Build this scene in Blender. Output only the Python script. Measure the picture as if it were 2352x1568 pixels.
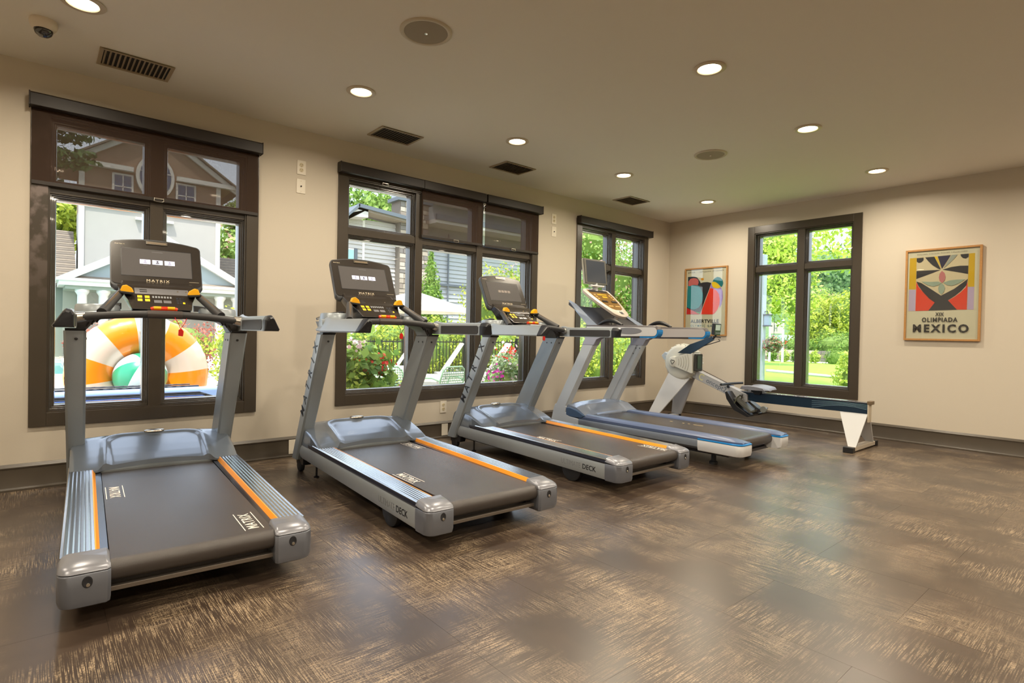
import bpy, bmesh, math, random
import numpy as np
from mathutils import Vector, Matrix, Euler
random.seed(7)
PI = math.pi
sc = bpy.context.scene
for o in list(bpy.data.objects): bpy.data.objects.remove(o)
COL = sc.collection

# ------------------------------------------------------------------ camera
cam = bpy.data.cameras.new('camera'); cam.sensor_width = 36; cam.lens = 19.695; cam.clip_end = 500; cam.clip_start = .05
co = bpy.data.objects.new('camera', cam); COL.objects.link(co)
Rv, Uv, Fv = Vector((.64988803, .75976133, .02020594)), Vector((-.02240683, -.00742125, .99972139)), Vector((-.7596996, .65015971, -.01220086))
co.matrix_world = Matrix(((Rv.x, Uv.x, -Fv.x, 4.7571), (Rv.y, Uv.y, -Fv.y, -7.066), (Rv.z, Uv.z, -Fv.z, 1.0598), (0, 0, 0, 1)))
sc.camera = co

# ------------------------------------------------------------------ world, sun, exposure
sc.view_settings.view_transform = 'Standard'; sc.view_settings.look = 'None'
sc.view_settings.exposure = 0.0; sc.view_settings.gamma = 1.0
try: sc.view_settings.use_curve_mapping = False
except Exception: pass
sc.cycles.max_bounces = 10; sc.cycles.transparent_max_bounces = 16; sc.cycles.diffuse_bounces = 5
sc.cycles.glossy_bounces = 4; sc.cycles.sample_clamp_indirect = 6; sc.cycles.caustics_reflective = False; sc.cycles.caustics_refractive = False
sc.cycles.use_denoising = True
W = bpy.data.worlds.new('sky'); sc.world = W; W.use_nodes = True
nt = W.node_tree; nt.nodes.clear()
wo = nt.nodes.new('ShaderNodeOutputWorld'); bg = nt.nodes.new('ShaderNodeBackground'); sk = nt.nodes.new('ShaderNodeTexSky')
SUN_EL, SUN_AZ = math.radians(66), math.radians(-38)      # azimuth of the sun seen from the room: over +X, -Y
sk.sky_type = 'NISHITA'; sk.sun_disc = False; sk.sun_elevation = SUN_EL; sk.sun_rotation = math.radians(128)
sk.air_density = 1.0; sk.dust_density = 1.6; sk.ozone_density = 1.0
mixw = nt.nodes.new('ShaderNodeMix'); mixw.data_type = 'RGBA'; mixw.inputs[0].default_value = .6; mixw.inputs[7].default_value = (5.3, 5.5, 5.9, 1)
nt.links.new(sk.outputs[0], mixw.inputs[6]); nt.links.new(mixw.outputs[2], bg.inputs[0]); bg.inputs[1].default_value = 0.60
nt.links.new(bg.outputs[0], wo.inputs[0])
sl = bpy.data.lights.new('sun', 'SUN'); sl.energy = 7.0; sl.angle = math.radians(1.5); sl.color = (1, .95, .87)
so = bpy.data.objects.new('sun', sl); COL.objects.link(so)
sd = Vector((math.cos(SUN_EL)*math.cos(SUN_AZ), math.cos(SUN_EL)*math.sin(SUN_AZ), math.sin(SUN_EL)))
so.rotation_euler = (-sd).to_track_quat('-Z', 'Y').to_euler(); so.location = (3, -3, 12)

# ------------------------------------------------------------------ materials
def lin(c):
    return tuple(((x/255)/12.92 if x/255 <= .04045 else ((x/255+.055)/1.055)**2.4) for x in c)+(1,)
MATS = {}
def mat(name, col, rough=.5, metal=0, spec=.5, emit=None, es=1, noise=0, nscale=40, bump=0, bscale=200, coat=0, trans=0, sheen=0):
    if name in MATS: return MATS[name]
    m = bpy.data.materials.new(name); m.use_nodes = True; t = m.node_tree; b = t.nodes['Principled BSDF']
    c = lin(col) if max(col) > 1.01 else tuple(col)+(1,)
    b.inputs['Base Color'].default_value = c; b.inputs['Roughness'].default_value = rough; b.inputs['Metallic'].default_value = metal
    b.inputs['Specular IOR Level'].default_value = spec; b.inputs['Coat Weight'].default_value = coat
    if emit is not None:
        b.inputs['Emission Color'].default_value = lin(emit) if max(emit) > 1.01 else tuple(emit)+(1,); b.inputs['Emission Strength'].default_value = es
    if noise or bump:
        tc = t.nodes.new('ShaderNodeTexCoord'); n = t.nodes.new('ShaderNodeTexNoise'); n.inputs['Scale'].default_value = nscale; n.inputs['Detail'].default_value = 4
        t.links.new(tc.outputs['Object'], n.inputs['Vector'])
        if noise:
            mx = t.nodes.new('ShaderNodeMix'); mx.data_type = 'RGBA'
            mx.inputs[6].default_value = tuple(x*(1-noise) for x in c[:3])+(1,); mx.inputs[7].default_value = tuple(min(1, x*(1+noise)) for x in c[:3])+(1,)
            t.links.new(n.outputs[0], mx.inputs[0]); t.links.new(mx.outputs[2], b.inputs['Base Color'])
        if bump:
            n2 = t.nodes.new('ShaderNodeTexNoise'); n2.inputs['Scale'].default_value = bscale; t.links.new(tc.outputs['Object'], n2.inputs['Vector'])
            bp = t.nodes.new('ShaderNodeBump'); bp.inputs['Strength'].default_value = bump; bp.inputs['Distance'].default_value = .002
            t.links.new(n2.outputs[0], bp.inputs['Height']); t.links.new(bp.outputs[0], b.inputs['Normal'])
    MATS[name] = m; return m
def leafmat(name, c1, c2, c3=None):
    m = bpy.data.materials.new(name); m.use_nodes = True; t = m.node_tree; b = t.nodes['Principled BSDF']; out = t.nodes['Material Output']
    g = t.nodes.new('ShaderNodeNewGeometry'); r = t.nodes.new('ShaderNodeValToRGB'); r.color_ramp.elements[0].color = lin(c1); r.color_ramp.elements[1].color = lin(c2)
    if c3:
        r.color_ramp.interpolation = 'LINEAR'; e = r.color_ramp.elements.new(.86); e.color = lin(c2); r.color_ramp.elements[-1].position = .9; r.color_ramp.elements[-1].color = lin(c3)
    t.links.new(g.outputs['Random Per Island'], r.inputs[0]); t.links.new(r.outputs[0], b.inputs['Base Color']); b.inputs['Roughness'].default_value = .55
    tr = t.nodes.new('ShaderNodeBsdfTranslucent'); t.links.new(r.outputs[0], tr.inputs[0]); mx = t.nodes.new('ShaderNodeMixShader'); mx.inputs[0].default_value = .38
    t.links.new(b.outputs[0], mx.inputs[1]); t.links.new(tr.outputs[0], mx.inputs[2]); t.links.new(mx.outputs[0], out.inputs[0]); MATS[name] = m; return m
def glassmat(name, tint=(.96, .98, .98), refl=1.0):
    m = bpy.data.materials.new(name); m.use_nodes = True; t = m.node_tree; t.nodes.clear(); out = t.nodes.new('ShaderNodeOutputMaterial')
    tr = t.nodes.new('ShaderNodeBsdfTransparent'); tr.inputs[0].default_value = tint+(1,); gl = t.nodes.new('ShaderNodeBsdfGlossy'); gl.inputs['Roughness'].default_value = .01
    lw = t.nodes.new('ShaderNodeLayerWeight'); lw.inputs[0].default_value = .5; pw = t.nodes.new('ShaderNodeMath'); pw.operation = 'POWER'; pw.inputs[1].default_value = 5; fr = t.nodes.new('ShaderNodeMath'); fr.operation = 'MULTIPLY_ADD'; fr.inputs[1].default_value = .96; fr.inputs[2].default_value = .04; t.links.new(lw.outputs['Facing'], pw.inputs[0]); t.links.new(pw.outputs[0], fr.inputs[0]); mu = t.nodes.new('ShaderNodeMath'); mu.operation = 'MULTIPLY'; mu.inputs[1].default_value = refl
    mx = t.nodes.new('ShaderNodeMixShader'); t.links.new(fr.outputs[0], mu.inputs[0]); t.links.new(mu.outputs[0], mx.inputs[0])
    t.links.new(tr.outputs[0], mx.inputs[1]); t.links.new(gl.outputs[0], mx.inputs[2]); t.links.new(mx.outputs[0], out.inputs[0]); MATS[name] = m; return m

m_wall = mat('wall_paint', (.62, .56, .465), .75, bump=.25, bscale=350, spec=.3)
m_ceil = mat('ceiling_paint', (.84, .80, .72), .85, bump=.15, bscale=300, spec=.2)
m_trim = mat('trim_paint', (66, 58, 48), .30, spec=.5, bump=.1, bscale=120)
m_sash = mat('sash_enamel', (60, 54, 46), .22, spec=.8, coat=.5)
m_base = mat('baseboard_paint', (76, 68, 58), .32, noise=.08, nscale=8)
m_glass = glassmat('window_glass')
m_print_glass = glassmat('picture_glass', refl=1.3)

def floor_mat():
    m = bpy.data.materials.new('vinyl_floor'); m.use_nodes = True; t = m.node_tree; b = t.nodes['Principled BSDF']; N = t.nodes.new; L = t.links.new
    tc = N('ShaderNodeTexCoord'); oi = N('ShaderNodeObjectInfo')
    geo = N('ShaderNodeNewGeometry')
    off = N('ShaderNodeMath'); off.operation = 'MULTIPLY'; off.inputs[1].default_value = .35; L(oi.outputs['Random'], off.inputs[0])
    add = N('ShaderNodeVectorMath'); add.operation = 'ADD'; cmb = N('ShaderNodeCombineXYZ'); L(off.outputs[0], cmb.inputs[2]); L(geo.outputs['Position'], add.inputs[0]); L(cmb.outputs[0], add.inputs[1])
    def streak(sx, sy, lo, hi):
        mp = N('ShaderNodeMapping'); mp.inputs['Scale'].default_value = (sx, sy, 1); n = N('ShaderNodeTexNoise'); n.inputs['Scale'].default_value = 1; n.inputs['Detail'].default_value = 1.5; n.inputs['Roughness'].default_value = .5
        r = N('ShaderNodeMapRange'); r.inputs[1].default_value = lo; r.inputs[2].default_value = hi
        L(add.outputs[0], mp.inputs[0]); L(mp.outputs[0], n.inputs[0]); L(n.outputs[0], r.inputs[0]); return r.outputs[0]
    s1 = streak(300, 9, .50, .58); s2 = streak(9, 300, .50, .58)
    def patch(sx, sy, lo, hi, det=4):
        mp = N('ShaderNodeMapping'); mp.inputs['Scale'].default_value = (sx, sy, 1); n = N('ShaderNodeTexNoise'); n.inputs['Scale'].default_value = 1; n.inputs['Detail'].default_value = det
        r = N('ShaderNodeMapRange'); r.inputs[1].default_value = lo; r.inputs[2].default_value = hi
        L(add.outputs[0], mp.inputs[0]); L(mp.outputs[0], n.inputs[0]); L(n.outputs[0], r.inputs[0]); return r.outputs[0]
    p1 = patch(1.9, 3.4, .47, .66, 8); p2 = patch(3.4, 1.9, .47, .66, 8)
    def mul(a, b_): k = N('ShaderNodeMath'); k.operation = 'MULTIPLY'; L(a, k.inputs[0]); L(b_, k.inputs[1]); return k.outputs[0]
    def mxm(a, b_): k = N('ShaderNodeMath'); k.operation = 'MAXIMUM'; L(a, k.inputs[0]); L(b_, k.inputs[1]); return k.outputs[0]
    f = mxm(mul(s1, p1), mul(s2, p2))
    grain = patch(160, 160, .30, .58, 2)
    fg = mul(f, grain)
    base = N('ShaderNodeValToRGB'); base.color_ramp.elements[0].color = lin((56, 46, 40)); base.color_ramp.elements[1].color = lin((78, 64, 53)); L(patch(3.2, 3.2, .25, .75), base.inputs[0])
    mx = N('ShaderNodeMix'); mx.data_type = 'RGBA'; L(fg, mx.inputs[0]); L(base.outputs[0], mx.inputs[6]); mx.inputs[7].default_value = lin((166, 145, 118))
    L(mx.outputs[2], b.inputs['Base Color'])
    rr = N('ShaderNodeMapRange'); rr.inputs[3].default_value = .31; rr.inputs[4].default_value = .42; L(fg, rr.inputs[0]); L(rr.outputs[0], b.inputs['Roughness'])
    b.inputs['Specular IOR Level'].default_value = .7; b.inputs['Coat Weight'].default_value = .30; b.inputs['Coat Roughness'].default_value = .30
    bp = N('ShaderNodeBump'); bp.inputs['Strength'].default_value = .25; bp.inputs['Distance'].default_value = .001; L(fg, bp.inputs['Height']); L(bp.outputs[0], b.inputs['Normal'])
    return m
m_floor = floor_mat()

# ------------------------------------------------------------------ mesh helpers
class MB:
    def __init__(s): s.v = []; s.f = []; s.mi = []
    def add(s, vs, fs, mi=0):
        o = len(s.v); s.v += [tuple(v) for v in vs]; s.f += [tuple(i+o for i in f) for f in fs]; s.mi += [mi]*len(fs); return s
    def box(s, x0, x1, y0, y1, z0, z1, mi=0):
        return s.add([(x0,y0,z0),(x1,y0,z0),(x1,y1,z0),(x0,y1,z0),(x0,y0,z1),(x1,y0,z1),(x1,y1,z1),(x0,y1,z1)],
                     [(0,3,2,1),(4,5,6,7),(0,1,5,4),(1,2,6,5),(2,3,7,6),(3,0,4,7)], mi)
    def hexa(s, p, mi=0):   # 8 points, bottom 4 then top 4
        return s.add(p, [(0,3,2,1),(4,5,6,7),(0,1,5,4),(1,2,6,5),(2,3,7,6),(3,0,4,7)], mi)
    def prism(s, poly, axis, a, b, mi=0):   # poly in the two other axes order (x,y,z minus axis)
        n = len(poly)
        def P(p, t):
            if axis == 0: return (t, p[0], p[1])
            if axis == 1: return (p[0], t, p[1])
            return (p[0], p[1], t)
        vs = [P(p, a) for p in poly]+[P(p, b) for p in poly]
        return s.add(vs, [tuple(range(n))[::-1], tuple(range(n, 2*n))]+[(i, (i+1) % n, n+(i+1) % n, n+i) for i in range(n)], mi)
    def loft(s, secs, closed=True, caps=True, mi=0):
        n = len(secs[0]); vs = [p for q in secs for p in q]; fs = []
        for k in range(len(secs)-1):
            for i in range(n if closed else n-1):
                j = (i+1) % n; fs.append((k*n+i, k*n+j, (k+1)*n+j, (k+1)*n+i))
        if caps and closed: fs += [tuple(range(n))[::-1], tuple(range((len(secs)-1)*n, len(secs)*n))]
        return s.add(vs, fs, mi)
    def tube(s, path, r, seg=10, caps=True, mi=0, flat=1.0):
        pts = [Vector(p) for p in path]; rs = r if isinstance(r, (list, tuple)) else [r]*len(pts); secs = []; up = None
        for i, p in enumerate(pts):
            d = (pts[min(i+1, len(pts)-1)]-pts[max(i-1, 0)]).normalized()
            if up is None:
                up = Vector((0, 0, 1)) if abs(d.z) < .9 else Vector((1, 0, 0))
            a = d.cross(up)
            if a.length < 1e-4: a = d.cross(Vector((1, 0, 0)))
            a.normalize(); b = a.cross(d).normalized(); up = b
            secs.append([tuple(p+(a*math.cos(2*PI*k/seg)+b*math.sin(2*PI*k/seg)*flat)*rs[i]) for k in range(seg)])
        return s.loft(secs, True, caps, mi)
    def lathe(s, prof, c=(0, 0, 0), axis=2, seg=24, mi=0, sx=1, sy=1):
        secs = []
        for k in range(seg):
            a = 2*PI*k/seg; q = []
            for r, h in prof:
                u, v = r*math.cos(a)*sx, r*math.sin(a)*sy
                q.append((c[0]+u, c[1]+v, c[2]+h) if axis == 2 else (c[0]+h, c[1]+u, c[2]+v) if axis == 0 else (c[0]+u, c[1]+h, c[2]+v))
            secs.append(q)
        n = len(prof); vs = [p for q in secs for p in q]; fs = []
        for k in range(seg):
            kk = (k+1) % seg
            for i in range(n-1): fs.append((k*n+i, kk*n+i, kk*n+i+1, k*n+i+1))
        return s.add(vs, fs, mi)
    def grid(s, fn, nu, nv, mi=0, closed_u=False):
        vs = [fn(i/nu, j/nv) for i in range(nu+1) for j in range(nv+1)]
        return s.add(vs, [(i*(nv+1)+j, (i+1)*(nv+1)+j, (i+1)*(nv+1)+j+1, i*(nv+1)+j+1) for i in range(nu) for j in range(nv)], mi)
def mkmesh(name, mb, mats):
    me = bpy.data.meshes.new(name); me.from_pydata(mb.v, [], mb.f)
    for m in (mats if isinstance(mats, (list, tuple)) else [mats]): me.materials.append(m)
    if any(mb.mi): me.polygons.foreach_set('material_index', mb.mi)
    bm = bmesh.new(); bm.from_mesh(me); bmesh.ops.remove_doubles(bm, verts=bm.verts, dist=1e-6); bmesh.ops.recalc_face_normals(bm, faces=bm.faces); bm.to_mesh(me); bm.free()
    return me
def obj(name, mb, mats, parent=None, bevel=0, seg=2, smooth=None, raw=False, loc=None, rot=None):
    me = mb if isinstance(mb, bpy.types.Mesh) else mkmesh(name, mb, mats)
    o = bpy.data.objects.new(name, me); COL.objects.link(o)
    if parent is not None: o.parent = parent
    if loc is not None: o.location = loc
    if rot is not None: o.rotation_euler = rot
    if smooth is not None and not isinstance(mb, bpy.types.Mesh):
        me.polygons.foreach_set('use_smooth', [True]*len(me.polygons)); me.set_sharp_from_angle(angle=math.radians(smooth))
    if bevel:
        b = o.modifiers.new('bevel', 'BEVEL'); b.width = bevel; b.segments = seg; b.limit_method = 'ANGLE'; b.angle_limit = math.radians(40)
        if smooth is None:
            me.polygons.foreach_set('use_smooth', [True]*len(me.polygons)); b.harden_normals = True
    return o
def tag(o, label=None, cat=None, group=None, kind=None):
    if label: o['label'] = label
    if cat: o['category'] = cat
    if group: o['group'] = group
    if kind: o['kind'] = kind
    return o
def empty(name, loc=(0, 0, 0), rz=0, label=None, cat=None, group=None, kind=None):
    o = bpy.data.objects.new(name, None); COL.objects.link(o); o.location = loc; o.rotation_euler = (0, 0, rz); o.empty_display_size = .1
    return tag(o, label, cat, group, kind)
def text_mesh(name, s, size, mat_, depth=.0004, offset=0, spacing=1.0, align='CENTER'):
    cu = bpy.data.curves.new(name, 'FONT'); cu.body = s; cu.size = size; cu.extrude = depth; cu.offset = offset; cu.align_x = align; cu.align_y = 'CENTER'; cu.space_character = spacing
    cu.resolution_u = 3
    to = bpy.data.objects.new(name, cu); COL.objects.link(to); bpy.context.view_layer.update()
    me = bpy.data.meshes.new_from_object(to.evaluated_get(bpy.context.evaluated_depsgraph_get())); bpy.data.objects.remove(to); bpy.data.curves.remove(cu)
    me.materials.clear(); me.materials.append(mat_); me.name = name; return me
def text(name, s, size, mat_, origin, ex, ey, parent=None, stretch=1.0, fit=None, **k):
    me = text_mesh(name, s, size, mat_, **k)
    if fit:
        co = np.empty(len(me.vertices)*3); me.vertices.foreach_get('co', co); co = co.reshape(-1, 3); lo, hi = co.min(0), co.max(0)
        co[:, 0] = (co[:, 0]-(lo[0]+hi[0])/2)*fit[0]/(hi[0]-lo[0]); co[:, 1] = (co[:, 1]-(lo[1]+hi[1])/2)*fit[1]/(hi[1]-lo[1]); me.vertices.foreach_set('co', co.ravel()); stretch = 1.0
    ex, ey = Vector(ex), Vector(ey); ex = Vector(ex).normalized(); ey = Vector(ey).normalized(); ez = ex.cross(ey).normalized()
    M = Matrix(((ex.x*stretch, ey.x, ez.x, origin[0]), (ex.y*stretch, ey.y, ez.y, origin[1]), (ex.z*stretch, ey.z, ez.z, origin[2]), (0, 0, 0, 1)))
    me.transform(M); o = bpy.data.objects.new(name, me); COL.objects.link(o)
    if parent is not None: o.parent = parent
    return o
def ell(cx, cy, rx, ry, n=20, a0=0, a1=2*PI): return [(cx+rx*math.cos(a0+(a1-a0)*i/n), cy+ry*math.sin(a0+(a1-a0)*i/n)) for i in range(n)]
def copy_tree(o, parent=None):
    c = o.copy(); COL.objects.link(c); c.parent = parent
    for ch in list(o.children): copy_tree(ch, c)
    return c

# ------------------------------------------------------------------ room shell
H = 2.74; XR = 8.6; YB = -9.6; WT = .18
WINS = [(-7.085, -5.70, .40, 2.51), (-5.04, -2.64, .40, 2.51), (-1.985, -.535, .40, 2.51)]     # outer casing, on the wall x = 0
FARW = (1.19, 2.512, .405, 2.51)                                                                # on the wall y = 0
def wall_mb(axis, a0, a1, holes, t0, t1):
    mb = MB(); xs = sorted({a0, a1}|{h[0] for h in holes}|{h[1] for h in holes}); zs = sorted({0, H}|{h[2] for h in holes}|{h[3] for h in holes})
    for i in range(len(xs)-1):
        for j in range(len(zs)-1):
            cx, cz = (xs[i]+xs[i+1])/2, (zs[j]+zs[j+1])/2
            if any(h[0] < cx < h[1] and h[2] < cz < h[3] for h in holes): continue
            if axis == 0: mb.box(t0, t1, xs[i], xs[i+1], zs[j], zs[j+1])
            else: mb.box(xs[i], xs[i+1], t0, t1, zs[j], zs[j+1])
    return mb
CI = .087
inner = lambda w: (w[0]+CI, w[1]-CI, w[2]+CI, w[3]-CI)
tag(obj('wall_left', wall_mb(0, YB, WT, [inner(w) for w in WINS], -WT, 0), m_wall), kind='structure')
tag(obj('wall_far', wall_mb(1, 0, XR, [inner(FARW)], 0, WT), m_wall), kind='structure')
tag(obj('wall_right', MB().box(XR, XR+WT, YB-WT, WT, 0, H), m_wall), kind='structure')
tag(obj('wall_back', MB().box(-WT, XR, YB-WT, YB, 0, H), m_wall), kind='structure')
tag(obj('ceiling', MB().box(-WT, XR+WT, YB-WT, WT, H, H+.25), m_ceil), kind='structure')
fl = tag(obj('floor', MB().box(-WT, XR+WT, YB-WT, WT, -.2, -.003), mat('screed', (60, 52, 45), .9)), kind='structure')
TX, TY = .914, .457
tme = mkmesh('floor_tile', MB().hexa([(.0002, .0002, -.003), (TX-.0002, .0002, -.003), (TX-.0002, TY-.0002, -.003), (.0002, TY-.0002, -.003), (.0004, .0004, 0), (TX-.0004, .0004, 0), (TX-.0004, TY-.0004, 0), (.0004, TY-.0004, 0)]), m_floor)
ny = 0; y = -TY
row = 0
while y > YB-TY:
    x = -TX*(.5 if row % 2 else 0)-.0
    while x < XR:
        o = obj('floor_tile', tme, None, fl); o.location = (x, y, 0)
        x0c, x1c = max(x, 0), min(x+TX, XR); y0c = max(y, YB)
        if x0c > x+1e-4 or x1c < x+TX-1e-4 or y0c > y+1e-4:
            g = .0003; o.data = mkmesh('floor_tile_cut', MB().box(x0c-x+g, x1c-x-g, y0c-y+g, TY-g, -.003, 0), m_floor)
        x += TX
    y -= TY; row += 1

# baseboards with a moulded top and a shoe
def baseboard(name, pts_fn, a0, a1):
    prof = [(0, 0), (.022, 0), (.022, .012), (.017, .02), (.015, .024), (.015, .142), (.019, .146), (.019, .152), (.013, .158), (.009, .166), (.004, .171), (0, .171)]
    mb = MB(); mb.loft([[pts_fn(d, z, a) for d, z in prof] for a in (a0, a1)])
    return tag(obj(name, mb, m_base, smooth=30), kind='structure')
baseboard('baseboard_left', lambda d, z, a: (d, a, z), YB, 0)
baseboard('baseboard_far', lambda d, z, a: (a, -d, z), 0, XR)

# ------------------------------------------------------------------ windows
def worn():
    m = m_trim.copy(); m.name = 'worn_trim_paint'; t = m.node_tree; b = t.nodes['Principled BSDF']; tc = t.nodes.new('ShaderNodeTexCoord'); n = t.nodes.new('ShaderNodeTexNoise'); n.inputs['Scale'].default_value = 9; n.inputs['Detail'].default_value = 6
    sp = t.nodes.new('ShaderNodeSeparateXYZ'); r = t.nodes.new('ShaderNodeMapRange'); r.inputs[1].default_value = .75; r.inputs[2].default_value = 1.45; z = t.nodes.new('ShaderNodeMapRange'); z.inputs[1].default_value = .46; z.inputs[2].default_value = .58; mu = t.nodes.new('ShaderNodeMath'); mu.operation = 'MULTIPLY'
    mx = t.nodes.new('ShaderNodeMix'); mx.data_type = 'RGBA'; mx.inputs[6].default_value = lin((66, 58, 48)); mx.inputs[7].default_value = lin((116, 104, 100)); L = t.links.new
    L(tc.outputs['Object'], n.inputs[0]); L(tc.outputs['Object'], sp.inputs[0]); L(sp.outputs[2], r.inputs[0]); L(n.outputs[0], z.inputs[0]); L(r.outputs[0], mu.inputs[0]); L(z.outputs[0], mu.inputs[1]); L(mu.outputs[0], mx.inputs[0]); L(mx.outputs[2], b.inputs['Base Color']); return m
def window(name, w, cols, xf, label):
    """xf maps (along, depth into room, z) to world; depth negative is outwards."""
    a0, a1, z0, z1 = w; root = empty(name, xf(a0, 0, z0), kind='structure'); root['label'] = label
    inv = Vector(root.location)
    def P(p): v = Vector(xf(*p))-inv; return tuple(v)
    def B(mb, aa, ab, da, db, za, zb): return mb.hexa([P((aa, da, za)), P((ab, da, za)), P((ab, db, za)), P((aa, db, za)), P((aa, da, zb)), P((ab, da, zb)), P((ab, db, zb)), P((aa, db, zb))])
    i0, i1, j0, j1 = inner(w); D = .016
    for nm, q in (('casing', (a0, i0+.002, z0, z1)), ('casing', (i1-.002, a1, z0, z1)), ('casing', (i0+.002, i1-.002, j1-.002, z1)), ('casing', (i0+.002, i1-.002, z0, j0+.002))):
        obj(nm, B(MB(), q[0], q[1], 0, D, q[2], q[3]), m_trim, root, bevel=.002)
    # jamb lining
    mb = MB(); J = -WT
    for q in ((i0, i0+.012, j0, j1), (i1-.012, i1, j0, j1), (i0+.012, i1-.012, j0, j0+.012), (i0+.012, i1-.012, j1-.012, j1)): B(mb, q[0], q[1], J, .004, q[2], q[3])
    obj('jamb', mb, m_trim, root)
    zt = 1.955; MW = .040
    step = (i1-i0)/cols; xs = [i0+step*k for k in range(cols+1)]
    for k in range(1, cols): obj('mullion', B(MB(), xs[k]-MW, xs[k]+MW, -.14, -.004, j0+.010, j1-.010), m_trim, root, bevel=.002)
    for k in range(cols): obj('transom_bar', B(MB(), xs[k]+(MW if k else .010), xs[k+1]-(MW if k < cols-1 else .010), -.14, -.010, zt-.032, zt+.032), m_trim, root, bevel=.002)
    for k in range(cols):
        ca, cb = xs[k]+(MW if k else .012), xs[k+1]-(MW if k < cols-1 else .012)
        for za, zb in ((j0+.012, zt-.032), (zt+.032, j1-.012)):
            mb = MB(); secs = []
            prof = [(.000, -.13), (.000, -.022), (.009, -.022), (.009, -.036), (.0195, -.036), (.0195, -.052), (.030, -.052), (.034, -.068), (.034, -.13)]
            for ins, d in prof: secs.append([P((ca+ins, d, za+ins)), P((cb-ins, d, za+ins)), P((cb-ins, d, zb-ins)), P((ca+ins, d, zb-ins))])
            secs.append(secs[0]); mb.loft(secs, True, False)
            s = obj('sash', mb, m_sash, root, bevel=.0015, seg=1)
            g = MB(); i = .033; B(g, ca+i, cb-i, -.092, -.086, za+i, zb-i); obj('pane', g, m_glass, s)
    return root
XL = lambda a, d, z: (d, a, z)
XF = lambda a, d, z: (a, -d, z)
w1_ = window('window_1', WINS[0], 2, XL, 'dark framed two bay window nearest the left, behind the first treadmill')
w1_.children[0].data.materials[0] = worn()
window('window_2', WINS[1], 3, XL, 'dark framed three bay window in the middle of the left wall')
window('window_3', WINS[2], 2, XL, 'dark framed window on the left wall next to the corner')
window('window_4', FARW, 2, XF, 'dark framed window on the far wall between the two posters')

# ------------------------------------------------------------------ roller shades
def fabric():
    m = bpy.data.materials.new('shade_fabric'); m.use_nodes = True; t = m.node_tree; b = t.nodes['Principled BSDF']; out = t.nodes['Material Output']
    b.inputs['Base Color'].default_value = lin((64, 46, 34)); b.inputs['Roughness'].default_value = .85
    tr = t.nodes.new('ShaderNodeBsdfTransparent'); tr.inputs[0].default_value = (1, .97, .93, 1)
    tc = t.nodes.new('ShaderNodeTexCoord'); mp = t.nodes.new('ShaderNodeMapping'); mp.inputs['Scale'].default_value = (1, 260, 60); n = t.nodes.new('ShaderNodeTexNoise'); n.inputs['Scale'].default_value = 1
    r = t.nodes.new('ShaderNodeMapRange'); r.inputs[3].default_value = .30; r.inputs[4].default_value = .46
    t.links.new(tc.outputs['Object'], mp.inputs[0]); t.links.new(mp.outputs[0], n.inputs[0]); t.links.new(n.outputs[0], r.inputs[0])
    mx = t.nodes.new('ShaderNodeMixShader'); t.links.new(r.outputs[0], mx.inputs[0]); t.links.new(b.outputs[0], mx.inputs[1]); t.links.new(tr.outputs[0], mx.inputs[2]); t.links.new(mx.outputs[0], out.inputs[0]); return m
m_fab = fabric(); m_val = mat('valance_metal', (38, 30, 24), .5, spec=.5); m_chrome = mat('chrome', (190, 186, 178), .22, metal=1)
m_black = mat('black_plastic', (26, 26, 28), .4); m_white_pl = mat('white_plastic', (222, 216, 204), .35)
def shade(ya, yb, zdrop, label, pulls, chain=None, ends=(1, 1)):
    r = empty('roller_shade', (0, (ya+yb)/2, 2.53), label=label, cat='shade', group='roller shades'); cy = (ya+yb)/2
    def bx(mb, x0, x1, y0, y1, z0, z1): return mb.box(x0, x1, y0-cy, y1-cy, z0-2.53, z1-2.53)
    prof = [(.018, 2.532), (.078, 2.532), (.088, 2.522), (.088, 2.450), (.083, 2.447), (.030, 2.447), (.018, 2.45)]
    obj('valance', MB().prism([(x, z-2.53) for x, z in prof], 1, ya-cy, yb-cy), m_val, r, smooth=30)
    for y_, e in ((ya, -1), (yb, 1)):
        if ends[0 if e < 0 else 1]: mb = MB(); bx(mb, .016, .091, y_-(.008 if e < 0 else 0), y_+(.008 if e > 0 else 0), 2.443, 2.534); obj('end_bracket', mb, m_val, r, bevel=.003)
    if zdrop:
        mb = MB(); bx(mb, .0255, .0265, ya+.008, yb-.008, zdrop+.004, 2.45); obj('shade_cloth', mb, m_fab, r)
        mb = MB(); bx(mb, .021, .031, ya+.008, yb-.008, zdrop-.012, zdrop+.014); obj('hem_bar', mb, m_val, r, bevel=.003)
    zz = (zdrop if zdrop else 2.425)
    for p in pulls:
        mb = MB(); mb.tube([(.036, p-cy+dy, zz-2.53+dz) for dy, dz in ((-.028, .010), (-.030, -.010), (-.015, -.014), (.015, -.014), (.030, -.010), (.028, .010))], .0035, 8)
        bx(mb, .031, .037, p-.030, p+.030, zz+.004, zz+.012); obj('pull_handle', mb, m_chrome, r, smooth=50)
    if chain:
        mb = MB()
        mb.tube([(.045, chain-cy+math.cos(a)*.012, -.10+math.sin(a)*.012) for a in [i*PI/6 for i in range(13)]], .004, 6)
        for i in range(26):
            mb.lathe([(0.0001, -.004), (.0035, -.002), (.0035, .002), (.0001, .004)], (.04, chain-cy, -.12-.0155*i), seg=6)
        mb.tube([(.04, chain-cy, -.11), (.04, chain-cy, -.54)], .0009, 4)
        obj('bead_chain', mb, m_chrome, r, smooth=50)
shade(-7.088, -5.70, 1.975, 'brown roller shade half lowered over the window behind the first treadmill', [-6.385])
shade(-5.045, -4.215, None, 'rolled up brown shade above the left bay of the three bay window', [-4.60], ends=(1, 0))
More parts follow.
